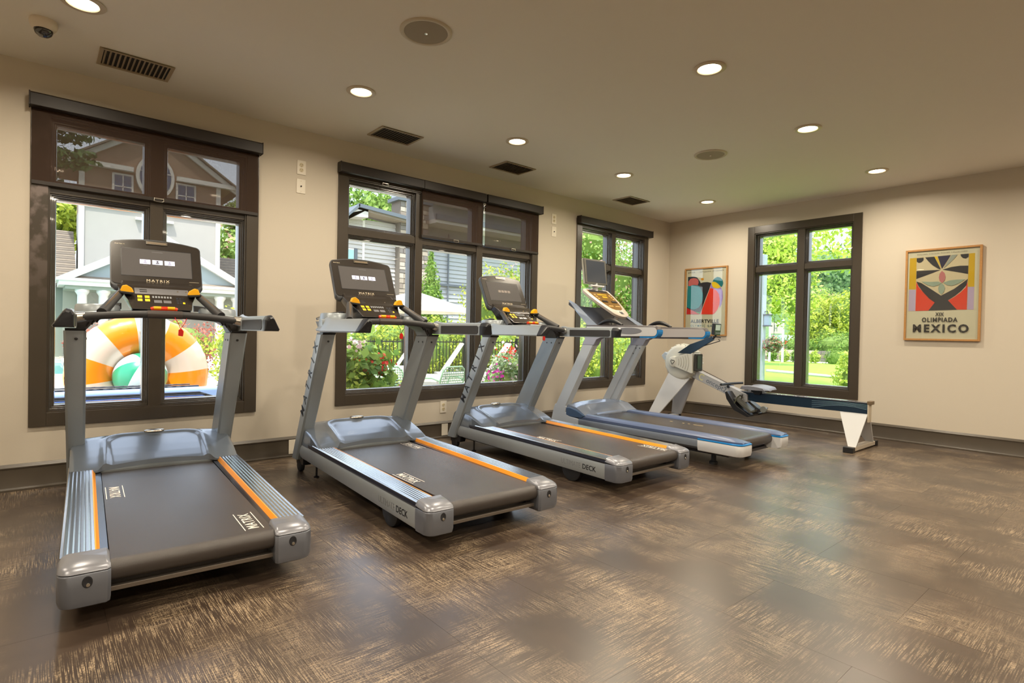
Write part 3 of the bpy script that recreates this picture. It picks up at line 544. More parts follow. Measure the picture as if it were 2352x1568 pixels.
    for k in range(25):
        v = -.452+.904*k/24; q = abs(v)/.452
        uf = .615+.235*max(0, (q-.72)/.28)**1.7; ur = .955-.03*max(0, (q-.8)/.2); wt = 1.150-.012*q**3; wb = 1.118-.06*max(0, (q-.75)/.25)**1.2
        secs.append([(uf+.012, v, wb+.004), (uf, v, (wb+wt)/2), (uf+.012, v, wt), ((uf+ur)/2, v, wt), (ur-.008, v, wt-.004), (ur, v, (wt+wb)/2), (ur-.012, v, wb), ((uf+ur)/2, v, wb)])
    obj('console_tray', MB().loft(secs), m_silver, r, smooth=40)
    pts = [(.975+.028*(1-(v/.385)**2), v, 1.108+.026*(1-(v/.385)**2)) for v in [-.385+.77*k/14 for k in range(15)]]
    cb = obj('crossbar', MB().tube(pts, .0215, 14), m_grip, r, smooth=50)
    for s in (-1, 1): obj('collar', MB().tube([(.972, s*.36, 1.112), (.970, s*.402, 1.104)], [.026, .030], 14), m_chrome, cb, smooth=50)
    obj('collar', MB().tube([(1.003, -.085, 1.133), (1.003, .085, 1.133)], .0235, 14), mat('collar_dark', (70, 64, 62), .3), cb, smooth=50)
    # safety key on a cord
    sk_ = obj('safety_key', MB().prism([(-.012, -.02), (.012, -.024), (.016, .006), (.004, .022), (-.010, .014)], 0, 1.02, 1.032), m_red, r, bevel=.003, loc=(0, .075, 1.035))
    obj('cord', MB().tube([(1.026, 0, .02), (1.03, -.012, .05), (1.028, -.03, .085)], .0018, 5).tube([(1.026, 0, .02), (1.03, .022, .055), (1.03, .03, .08)], .0018, 5), m_red if screen == 'menu' and loc[1] < -6 else m_black, sk_)
    # motor cover
    def rear(v): return .835 if abs(v) > .30 else .835-.035*min(1, (.30-abs(v))/.03)+.0-.025*(math.cos(v/.27*PI/2) if abs(v) < .27 else 0)
    prof = [(0, .19), (.02, .30), (.06, .350), (.12, .372), (.20, .380), (.30, .374), (.42, .357), (.58, .334), (.73, .309), (.86, .282), (.94, .263), (1.0, .247)]
    pu, pw = [a for a, b in prof], [b for a, b in prof]
    def hs(a, b):
        v = -.426+.852*b; q = abs(v)/.426; u1 = rear(v); u = .34+(u1-.34)*a; tn = (u-.34)/.495
        w = float(np.interp(tn, pu, pw)); w -= (w-.20)*.10*q**4
        # raised arch
        dx = abs(v)-.262; dy = .455-u; R = .10
        ax, ay = dx+R, dy+R; d = (math.hypot(max(ax, 0), max(ay, 0))-R) if (ax > 0 and ay > 0) else max(dx, dy)
        w += .011*math.exp(-(d/.020)**2)*min(1, max(0, (u-.36)/.06))
        if d < 0: w -= .006*min(1, -d/.03)
        if abs(v) > .415: w -= .03*((abs(v)-.415)/.011)*.3
        return (u, v, w)
    mb = MB(); nu, nv = 48, 72; mb.grid(hs, nu, nv)
    nV = nv+1; L0 = len(mb.v)
    # skirt
    loop = [i*nV for i in range(nu+1)]+[nu*nV+j for j in range(1, nv+1)]+[i*nV+nv for i in range(nu-1, -1, -1)]+[j for j in range(nv-1, 0, -1)]
    low = []
    for i in loop:
        x_, y_, z_ = mb.v[i]; low.append((x_, y_, min(z_-.004, .236 if x_ > .6 else .205)))
    mb.v += low; n = len(loop); mb.f += [(loop[k], loop[(k+1) % n], L0+(k+1) % n, L0+k) for k in range(n)]; mb.mi += [0]*n
    hd = obj('motor_cover', mb, m_hood, r, smooth=50)
    obj('cover_edge', MB().prism([(.36, .185), (.36, .21), (.46, .222), (.80, .224), (.80, .235), (.60, .31), (.46, .335), (.38, .335), (.36, .27)], 1, -.424, .424), mat('cover_side', (106, 112, 116), .4), hd)
    bd = obj('badge', MB().lathe([(.0001, .010), (.045, .009), (.056, .005), (.058, -.004)], (.452, 0, .3905), seg=28, sx=.42, sy=1.0), m_chrome, hd, smooth=50)
    # belt
    mb = MB(); c = (2.252, .1775); R = .0395; path = [(.70, .2265), (2.252, c[1]+R+.003)]
    path = [(.70, .2265+0), (c[0], c[1]+R)]+[(c[0]+R*math.sin(a), c[1]+R*math.cos(a)) for a in [k*PI/12 for k in range(1, 13)]]+[(.70, .135)]
    mb.prism(path, 1, -.281, .281); bl = obj('running_belt', mb, m_belt, r, smooth=30)
    top = lambda u: .2265+(c[1]+R-.2265)*(u-.70)/(c[0]-.70)+.0006
    for u_, v_, st in LOGOS[k_tm]:
        if not st: continue
        g = empty('belt_logo', (0, 0, 0)) if 0 else None
        text('belt_lettering', 'MATRIX', .066, m_white, (u_, v_, top(u_)), (st, 0, -.006*st), (0, st, 0), bl, fit=(.215, .044), spacing=1.1, offset=.0003)
        for e in (-1, 1): obj('logo_line', MB().box(u_-.125, u_+.125, v_+e*.036-.0018, v_+e*.036+.0018, top(u_)-.0003, top(u_)+.0005), m_white, bl)
    obj('belt_roller', MB().lathe([(.0001, -.29), (.036, -.29), (.036, .29), (.0001, .29)], (c[0], 0, c[1]), axis=1, seg=20), m_dark, r, smooth=50)
    obj('rear_crossmember', MB().box(2.225, 2.262, -.285, .285, .098, .116), mat('crossmember', (120, 112, 104), .4, metal=.5), r, bevel=.003)
    # control panel wedge
    P = lambda v, t, d: (.895-.215*t-d*.55, v, 1.150+.150*t+d*.83)     # t 0..1 along the slope, d outwards
    mb = MB(); secs = []
    for t, hw in ((0, .150), (.35, .165), (.8, .205), (1, .215)):
        a_, b_ = P(-hw, t, .018), P(hw, t, .018); secs.append([a_, b_, (b_[0]-.06, hw*.98, b_[2]-.02), (.62+.05*(1-t), hw*.9, max(1.145, b_[2]-.045)), (.62+.05*(1-t), -hw*.9, max(1.145, b_[2]-.045)), (a_[0]-.06, -hw*.98, a_[2]-.02)])
    cp = obj('control_panel', MB().loft(secs), m_bez, r, bevel=.006)
    def plate(name, v0, v1, t0, t1, m_, parent, h=.0025, base=.0183, bev=.0008):
        q = [P(v0, t0, base), P(v1, t0, base), P(v1, t1, base), P(v0, t1, base)]; q2 = [P(v0, t0, base+h), P(v1, t0, base+h), P(v1, t1, base+h), P(v0, t1, base+h)]
        return obj(name, MB().hexa(q+q2), m_, parent, bevel=bev)
    sp = plate('speaker_strip', -.130, .150, .62, .86, m_strip if loc[1] < -6 else m_bez, cp)
    for k in (0, 1): plate('vent_slot', -.105, -.068, .68+.08*k, .72+.08*k, m_black, sp, base=.0206, h=.001)
    for v_ in (.092, .138): obj('jack', MB().lathe([(.0001, .003), (.0045, .003), (.0055, 0)], P(v_, .76, .0205), axis=0, seg=10), m_chrome, sp)
    for v_ in (-.107, -.070):
        for t_ in (.36, .50): plate('button', v_-.012, v_+.012, t_-.045, t_+.045, mat('yellow_button', (236, 200, 20), .4), cp)
    for k in range(7): plate('round_key', -.040+k*.015-.005, -.040+k*.015+.005, .47, .54, m_grey_ink, cp, bev=.0015)
    for k, v_ in enumerate((-.018, .030)): plate('media_key', v_-.020, v_+.020, .27, .37, m_strip, cp)
    for i in range(3):
        for j in range(3): plate('keypad_key', .078+i*.016, .090+i*.016, .26+j*.095, .32+j*.095, m_dark if not (i == 2 and j == 0) else mat('yellow_button', (236, 200, 20), .4), cp)
    sb = obj('stop_bar', MB().tube([(.955, -.064, 1.164), (.958, -.05, 1.167), (.958, .05, 1.167), (.955, .064, 1.164)], [.011, .0135, .0135, .011], 12), mat('stop_red', (228, 54, 8), .25, coat=.5), r, smooth=50)  # stop bar in its own plain red, no emission
    for s in (-1, 1): obj('stop_pad', MB().tube([(.964, s*.016, 1.170), (.964, s*.052, 1.170)], .0105, 10), m_amber, sb, smooth=50)
    # display
    ct = Vector((.475, 0, 1.598)); cb_ = Vector((.613, 0, 1.318)); ax = (ct-cb_).normalized(); nn = Vector((ax.z, 0, -ax.x)); mid = (ct+cb_)/2; hh = (ct-cb_).length/2
    def D(v, h, d): p = mid+ax*h+nn*d; return (p.x, v, p.z)
    def rr(wd, h0, h1, bulge, rad, d, n=6):
        pts = []
        for sx_, hy, a0 in ((1, h0, -PI/2), (1, h1, 0), (-1, h1, PI/2), (-1, h0, PI)):
            for k in range(n+1):
                a = a0+k*PI/2/n; pts.append(D(sx_*(wd-rad)+rad*math.cos(a), (hy+rad if hy < 0 else hy-rad)+rad*math.sin(a), d))
            if sx_ == 1 and hy > 0:
                for k in range(1, 10):
                    v_ = (wd-rad)*(1-2*k/10); pts.append(D(v_, hy+bulge*(1-(v_/(wd-rad))**2), d))
        return pts
    ds = obj('display', MB().loft([rr(.225, -hh+.0, hh-.02, .022, .03, -.055), rr(.242, -hh-.028, hh-.004, .024, .034, -.034), rr(.2455, -hh-.030, hh, .026, .034, -.012), rr(.2445, -hh-.012, hh, .026, .032, 0)]), m_case, r, smooth=40)
    obj('bezel', MB().loft([rr(.239, -hh+.004, hh-.006, .022, .028, -.001), rr(.239, -hh+.004, hh-.006, .022, .028, .003)]), m_bez, ds, smooth=40)
    def dp(name, v0, v1, h0, h1, m_, par, d0=.0032, d1=.0042): return obj(name, MB().hexa([D(v0, h0, d0), D(v1, h0, d0), D(v1, h1, d0), D(v0, h1, d0), D(v0, h0, d1), D(v1, h0, d1), D(v1, h1, d1), D(v0, h1, d1)]), m_, par)
    s0 = dp('screen', -.187, .187, -.090, .102, m_screen, ds)
    dp('screen_border', -.191, .191, .102, .106, m_black, ds); dp('screen_border', -.191, -.187, -.094, .106, m_black, ds); dp('screen_border', .187, .191, -.094, .106, m_black, ds); dp('screen_border', -.191, .191, -.094, -.090, m_black, ds)
    if screen == 'menu':
        for i, v_ in enumerate((-.066, 0, .066)):
            ic = dp('menu_tile', v_-.028, v_+.028, -.004, .028, m_icon, s0, .0043, .0048)
            mb = MB(); q = [D(v_+.006*math.cos(a), .017+.006*math.sin(a), .0050) for a in [k*PI/5 for k in range(10)]]; mb.add(q, [tuple(range(10))])
            mb.add([D(v_-.011, .002, .005), D(v_+.011, .002, .005), D(v_+.007, .009, .005), D(v_-.007, .009, .005)], [(0, 1, 2, 3)])
            obj('figure_icon', mb, m_icond if i == 1 else mat('icon_mid', (150, 152, 190), .5), ic)
            dp('caption', v_-.010, v_+.010, -.013, -.010, m_strip, s0, .0043, .0046)
        dp('status_text', -.03, .03, .085, .088, m_strip, s0, .0043, .0046)
    else:
        for i in range(4): dp('faint_block', -.070+i*.038, -.040+i*.038, -.004, .020, mat('screen_faint', (96, 84, 72), .3, emit=(110, 98, 86), es=.6), s0, .0043, .0046)
    text('brand_lettering', 'MATRIX', .02, m_logo, D(0, -.122, .0036), (0, 1, 0), ax, ds, fit=(.122, .017), spacing=1.25)
    text('brand_lettering', 'MATRIX', .0105, m_logo, D(-.196, .130, .0036), (0, 1, 0), ax, ds, fit=(.050, .0065), spacing=1.15)
    dp('accent_line', .17, .225, -.118, -.1165, m_logo, ds, .003, .0037)
    hnd = dp('camera_bar', -.058, .058, .142, .164, m_chrome, ds, .001, .008); dp('bar_inset', -.050, .050, .147, .158, mat('bar_inset', (120, 106, 88), .3), hnd, .008, .0085)
    # neck between the panel and display
    mb = MB(); mb.loft([[(.60, -.20, 1.30), (.71, -.20, 1.285), (.71, .20, 1.285), (.60, .20, 1.30)], [(.56, -.19, 1.35), (.615, -.19, 1.34), (.615, .19, 1.34), (.56, .19, 1.35)]]); obj('display_mount', mb, m_bez, r, bevel=.01)
    obj('front_crossmember', MB().box(.27, .33, -.36, .36, .095, .155), m_dark, r, bevel=.006)
    return r
TM = [(0.0421, -6.4366, -0.0570), (0.1935, -5.1174, -0.0346), (0.1073, -3.6623, -0.0046)]
matrix_treadmill((TM[0][0], TM[0][1], 0), TM[0][2], 'silver and grey treadmill nearest the viewer at the far left, orange lined foot rails', k_tm=0)
matrix_treadmill((TM[1][0], TM[1][1], 0), TM[1][2], 'silver treadmill second from the left, three white menu tiles lit on its screen', k_tm=1)
matrix_treadmill((TM[2][0], TM[2][1], 0), TM[2][2], 'silver treadmill third from the left, its screen reflecting amber light', screen='idle', k_tm=2)

# ------------------------------------------------------------------ fourth treadmill (white and blue, round console)
m_pw = mat('pearl_white', (206, 208, 212), .32, metal=.1, coat=.2); m_pwl = mat('pale_grey_casting', (188, 194, 200), .4); m_pcl = mat('pale_hood', (140, 152, 172), .25, metal=.3, coat=.3)
m_pblue = mat('cyan_trim', (0, 118, 190), .35); m_prail = mat('blue_grey_rail', (84, 98, 130), .35); m_pside = mat('steel_side', (138, 146, 158), .36, metal=.4); m_lilac = mat('rail_grey', (176, 172, 172), .45)
def club_treadmill(loc, rz, label):
    r = empty('treadmill', loc, rz, label, 'treadmill', 'row of treadmills facing the windows')
    obj('belly_pan', MB().prism([(.60, .09), (2.45, .09), (2.45, .20), (.60, .22)], 1, -.36, .36), m_dark, r, bevel=.006)
    for s in (-1, 1):
        secs = [[(u, s*.36, .135), (u, s*.41, .128), (u, s*.435, .15), (u, s*.440, .19), (u, s*.434, .212), (u, s*.36, .214)] for u in (.86, 2.24)]
        obj('side_panel', MB().loft(secs), m_pside, r, smooth=35)
        secs = [[(u, s*.270, .2345), (u, s*.285, .251), (u, s*.36, .262), (u, s*.415, .255), (u, s*.437, .238), (u, s*.436, .215), (u, s*.27, .215)] for u in (.86, 2.2)]
        secs += [[(u, s*(.270), .232), (u, s*(.285), .249-k), (u, s*.36, .260-k), (u, s*(.415-k), .253-k), (u, s*(.437-k*1.2), .236), (u, s*(.436-k*1.2), .215), (u, s*.27, .215)] for u, k in ((2.48, .003), (2.55, .012), (2.585, .028))]
        obj('foot_rail', MB().loft(secs), m_prail, r, smooth=45)
        def sec(ins, z, ue=2.60):
            rr_ = .06; o = s*(.443-ins); i = s*.262; pts = [(2.215, i), (ue-ins-.01, i), (ue-ins, i+s*.01)]
            for k in range(7): a = k*PI/12; pts.append((ue-ins-rr_+rr_*math.cos(a), o-s*rr_+s*rr_*math.sin(a)))
            return [(a, b, z) for a, b in pts+[(2.215, o)]]
        ec = obj('end_cap', MB().loft([sec(.03, .112), sec(.008, .122), sec(0, .15), sec(0, .203), sec(.004, .210)]), m_pw, r, smooth=40)
        obj('cyan_band', MB().loft([[(p[0], p[1], z) for p in sec(i_, 0)] for i_, z in ((.003, .209), (-.001, .212), (-.001, .219), (.006, .222))]), m_pblue, ec, smooth=40)
        obj('foot', MB().lathe([(.0001, 0), (.035, 0), (.035, .02), (.02, .03), (.02, .13)], (2.28, s*.29, 0), seg=16), m_rubber, r, smooth=50)
        # front casting and upright
        obj('base_casting', MB().loft([[(p[0], s*v, p[1]) for p in [(.46, .14), (.50, .29), (.52, .335), (.685, .325), (.675, .26), (.72, .225), (.86, .212), (.86, .125), (.60, .10)]] for v in (.37, .44)]), m_pwl, r, bevel=.008)
        obj('front_wheel', MB().lathe([(.0001, -.02), (.045, -.02), (.055, -.014), (.055, .014), (.045, .02), (.0001, .02)], (.56, s*.40, .0555), axis=1, seg=20), m_rubber, r, smooth=50)
        secs = []
        for w, f_, q in ((.325, .525, .683), (.972, .890, 1.043)):
            secs.append([(f_, s*.425, w), (f_+.01, s*.440, w), (q-.012, s*.440, w), (q, s*.430, w), (q, s*.372, w), (q-.012, s*.365, w), (f_+.095, s*.365, w), (f_+.088, s*.378, w), (f_+.072, s*.378, w), (f_+.065, s*.365, w), (f_-.03, s*.365, w), (f_-.035, s*.38, w)])
        up = obj('upright', MB().loft(secs), m_pwl, r, smooth=30)
        for a, b in ((.955, .94), (1.005, .94), (.92, .88)): obj('bolt', MB().lathe([(.0001, -s*.002), (.006, -s*.002), (.007, 0)], (a, s*.3645, b), axis=1, seg=10), m_bolt, up, smooth=50)
        secs = []
        for w, f_, q in ((.970, .886, 1.046), (1.03, .925, 1.085), (1.06, .92, 1.16)): secs.append([(f_, s*.443, w), (q, s*.443, w), (q, s*.362, w), (f_-.02, s*.362, w)])
        obj('upright_collar', MB().loft(secs), mat('collar_lilac', (158, 160, 176), .4), up, bevel=.006)
        # handrail: plate with a rounded nose
        def nose(e, v): 
            pts = [(.90+e, 1.06), (1.10, 1.052+e), (1.16, 1.048+e)]+[(1.745+(.055-e)*math.cos(a), 1.112+(.056-e)*math.sin(a)) for a in [-PI/2+k*PI/10 for k in range(11)]]+[(1.10, 1.173-e), (.93+e, 1.173-e)]
            return [(x_, s*v, z_) for x_, z_ in pts]
        hr = obj('handrail', MB().loft([nose(.012, .372), nose(0, .382), nose(0, .425), nose(.012, .436)]), mat('rail_edge', (84, 80, 82), .4), r, smooth=50)
        for vv, v2 in ((.371, .374), (.434, .4375)):
            obj('rail_face', MB().loft([nose(.016, vv), nose(.016, v2)]), m_lilac if s > 0 else m_pw, hr)
        obj('cyan_tip', MB().loft([[(x_, s*v, z_) for x_, z_ in [(1.60, 1.056), (1.60, 1.0665)]+[(1.745+(.043)*math.cos(a), 1.112+(.044)*math.sin(a)) for a in [-PI/2+k*PI/10 for k in range(7)]]+[(1.745+(.057)*math.cos(a), 1.112+(.058)*math.sin(a)) for a in [-PI/2+k*PI/10 for k in range(6, -1, -1)]]] for v in (.368, .4395)]), m_pblue, hr)
        if s < 0: obj('oval_pad', MB().prism(ell(1.47, 1.118, .15, .030, 28), 1, -.4372, -.4405), mat('oval_grey', (122, 124, 132), .5), hr, bevel=.0008)
        # armrest hoop on the rail
        obj('heart_grip', MB().tube([(1.07+.30*k/10, s*.405, 1.172+.045*math.sin(PI*k/10)) for k in range(11)], [.012+.010*math.sin(PI*k/10) for k in range(11)], 12), m_black, r, smooth=50)
        # big wing shields either side of the bowl
        secs = []
        for k in range(9):
            t = k/8; secs.append([(.58+.30*t+.05*t*t, s*(.30+.075*t), 1.44-.275*t), (.60+.30*t+.05*t*t, s*(.350+.080*t), 1.44-.27*t), (.66+.30*t, s*(.372+.052*t), 1.40-.235*t), (.74+.34*t, s*(.345+.060*t), 1.35-.19*t), (.66+.36*t, s*(.29+.06*t), 1.40-.235*t)])
        obj('side_wing', MB().loft(secs), m_pcl, r, smooth=50)
    obj('front_crossmember', MB().box(.47, .55, -.37, .37, .12, .19), m_dark, r, bevel=.006)
    # bowl behind the console
    def bw(a, b):
        v = -.345+.69*b; q = abs(v)/.345; u = .60+.42*a; w = 1.42-.25*a-.10*(1-q**2.5)*(.4+a*.2)
        return (u, v, w)
    mb = MB(); mb.grid(bw, 14, 20); nV = 21; L0 = len(mb.v); mb.v += [(x+.0, y, z-.03) for x, y, z in mb.v[:L0]]; mb.f += [tuple(i+L0 for i in f) for f in mb.f]; mb.mi += [0]*len(mb.mi)
    loop = [i*nV for i in range(15)]+[14*nV+j for j in range(1, 21)]+[i*nV+20 for i in range(13, -1, -1)]+[j for j in range(19, 0, -1)]; n = len(loop)
    mb.f += [(loop[k], loop[(k+1) % n], L0+loop[(k+1) % n], L0+loop[k]) for k in range(n)]; mb.mi += [0]*n
    obj('console_bowl', mb, mat('bowl_dark', (44, 42, 46), .35), r, smooth=50)
    obj('console_tray', MB().box(.93, 1.10, -.37, .37, 1.135, 1.168), m_black, r, bevel=.012)
    # console: rounded tapering panel on a slope
    A, Bp = Vector((.665, 0, 1.575)), Vector((1.085, 0, 1.275)); ax = (A-Bp).normalized(); nn = Vector((-ax.z, 0, ax.x)); nn = nn if nn.z > 0 else -nn; Ln = (A-Bp).length
    def CP(v, t, d): p = Bp+ax*(t*Ln)+nn*d; return (p.x, v, p.z)
    def outl(g, d, n=10):
        pts = []
        hw = lambda t: (.125+.085*min(1, t*1.3))-g
        for k in range(n+1): a = -PI+k*PI/n; pts.append(CP((.130-g)*math.cos(a), .20+(.20-g/Ln)*math.sin(a), d))
        for t in (.5, .75, .9): pts.append(CP(hw(t), t, d))
        for k in range(4): pts.append(CP(hw(1)-.03*k/3*k/3, .95+(.05-g*.6/Ln)*math.sin(PI/2*k/3), d))
        for v in (.12, 0, -.12): pts.append(CP(v, 1.0+.022-g/Ln, d))
        for k in range(3, -1, -1): pts.append(CP(-(hw(1)-.03*k/3*k/3), .95+(.05-g*.6/Ln)*math.sin(PI/2*k/3), d))
        for t in (.9, .75, .5): pts.append(CP(-hw(t), t, d))
        return pts
    co_ = obj('console', MB().loft([outl(.03, -.05), outl(.004, -.035), outl(0, -.01), outl(.012, .0)]), mat('console_shell', (196, 184, 172), .35, coat=.2), r, smooth=45)
    mem = obj('membrane', MB().loft([[CP(v, t, d) for v, t in [(-.085, .26), (-.04, .215), (.04, .215), (.085, .26), (.125, .42), (.160, .70), (.165, .955), (-.165, .955), (-.160, .70), (-.125, .42)]] for d in (-.002, .002)]), mat('amber_membrane', (122, 92, 44), .2, coat=.6, noise=.35, nscale=18), co_)
    def cplate(nm, v0, v1, t0, t1, m_, h=.0035): return obj(nm, MB().hexa([CP(v0, t0, .0021), CP(v1, t0, .0021), CP(v1, t1, .0021), CP(v0, t1, .0021), CP(v0, t0, h), CP(v1, t0, h), CP(v1, t1, h), CP(v0, t1, h)]), m_, mem)
    cplate('readout', -.145, .145, .87, .94, m_black); cplate('readout', -.07, .08, .76, .80, mat('readout_amber', (200, 160, 40), .3)); cplate('readout', -.03, .05, .66, .72, mat('readout_amber', (200, 160, 40), .3))
    for s in (-1, 1):
        cplate('paddle_key', s*.035 if s > 0 else -.115, .115 if s > 0 else -.035, .485, .535, m_black, .008)
        for k in range(3): cplate('key', s*(.03+k*.025)-.008, s*(.03+k*.025)+.008, .33, .37, mat('key_tan', (196, 160, 96), .4)); cplate('key', s*(.12)-.012, s*(.12)+.012, .60+.07*k, .64+.07*k, mat('key_tan', (196, 160, 96), .4))
    obj('stop_key', MB().hexa([CP(v, t, d) for d in (.0, .003) for v, t in ((-.022, .07), (.022, .07), (.022, .155), (-.022, .155))]), m_dark, co_)
    obj('console_stem', MB().tube([(.98, -.06, 1.285), (.98, .06, 1.285)], .018, 10).tube([(.97, 0, 1.28), (.93, 0, 1.17)], .03, 10), m_chrome, r, smooth=50)
    # television on top
    A, Bp = Vector((.655, 0, 1.905)), Vector((.690, 0, 1.628)); ax2 = (A-Bp).normalized(); n2 = Vector((ax2.z, 0, -ax2.x))
    def TV(v, t, d): p = Bp+ax2*(t*.279)+n2*d; return (p.x, v, p.z)
    tv = obj('television', MB().loft([[TV(v, t, d) for v, t in ell(0, .5, hw_, ht_, 4, PI/4, PI/4+2*PI)] for hw_, ht_, d in ((.225, .60, -.055), (.252, .705, -.04), (.252, .705, 0))]), mat('tv_case', (92, 90, 84), .4), r, bevel=.008)
    obj('side_trim', MB().loft([[TV(v, t, d) for v, t in ell(0, .5, hw_, ht_, 4, PI/4, PI/4+2*PI)] for hw_, ht_, d in ((.2535, .708, -.042), (.2535, .708, -.010))]), mat('tv_trim', (196, 194, 180), .4), tv, bevel=.008)
    obj('screen', MB().hexa([TV(v, t, d) for d in (.0003, .0016) for v, t in ((-.152, .07), (.152, .07), (.152, .93), (-.152, .93))]), mat('tv_screen', (50, 52, 56), .1, emit=(70, 76, 82), es=.5, coat=.6), tv)
    obj('tv_shelf', MB().hexa([TV(v, t, d) for d in (-.03, .012) for v, t in ((-.11, -.10), (.11, -.10), (.11, -.04), (-.11, -.04))]), m_pw, tv, bevel=.004)
    obj('tv_neck', MB().tube([(.66, 0, 1.64), (.668, 0, 1.55)], .03, 12), m_pwl, r, smooth=50)
    # hood
    def hs(a, b):
        v = -.425+.85*b; q = abs(v)/.425; u1 = .945-.05*(1-q*q); u = .52+(u1-.52)*a
        w = float(np.interp(a, [0, .05, .2, .45, .7, .9, 1], [.23, .30, .345, .368, .345, .285, .252])); w -= (w-.24)*.22*q**3
        if abs(q-.62) < .02: w -= .004
        return (u, v, w)
    mb = MB(); mb.grid(hs, 26, 44); nV = 45; nu = 26; nv = 44; L0 = len(mb.v)
    loop = [i*nV for i in range(nu+1)]+[nu*nV+j for j in range(1, nv+1)]+[i*nV+nv for i in range(nu-1, -1, -1)]+[j for j in range(nv-1, 0, -1)]; n = len(loop)
    mb.v += [(mb.v[i][0], mb.v[i][1], min(.23, mb.v[i][2]-.003)) for i in loop]; mb.f += [(loop[k], loop[(k+1) % n], L0+(k+1) % n, L0+k) for k in range(n)]; mb.mi += [0]*n
    hd = obj('motor_cover', mb, m_pcl, r, smooth=50)
    mb = MB(); q = [hs(a, b) for a, b in ((.42, .40), (.36, .40), (.36, .60), (.42, .60))]; obj('white_plate', MB().hexa([(x, y, z-.002) for x, y, z in q]+[(x, y, z+.003) for x, y, z in q]), m_white, hd)  # small white plate set on the hood
    for s in (-1, 1): obj('side_pod', MB().prism([(.685, .235), (.685, .31), (.73, .315), (.83, .295), (.94, .252), (.90, .225), (.75, .222)], 1, s*.415, s*.441), mat('pod_blue', (70, 92, 122), .35), hd, bevel=.005)
    c = (2.475, .192); R = .045; path = [(.86, c[1]+R), (c[0], c[1]+R)]+[(c[0]+R*math.sin(a), c[1]+R*math.cos(a)) for a in [k*PI/12 for k in range(1, 13)]]+[(.86, .13)]
    bl = obj('running_belt', MB().prism(path, 1, -.268, .268), m_belt, r, smooth=30)
    for k, (a_, l_) in enumerate(((1.58, .03), (1.72, .02), (1.78, .02), (1.84, .10))): obj('belt_mark', MB().box(a_, a_+l_, .10, .116, c[1]+R, c[1]+R+.0008), mat('mark_tan', (190, 170, 120), .5), bl)
    obj('rear_crossmember', MB().box(2.42, 2.47, -.268, .268, .10, .125), m_dark, r, bevel=.004)
    return r
club_treadmill((0, -2.378, 0), 0.0, 'white and blue treadmill with a rounded console and small television, nearest the corner')

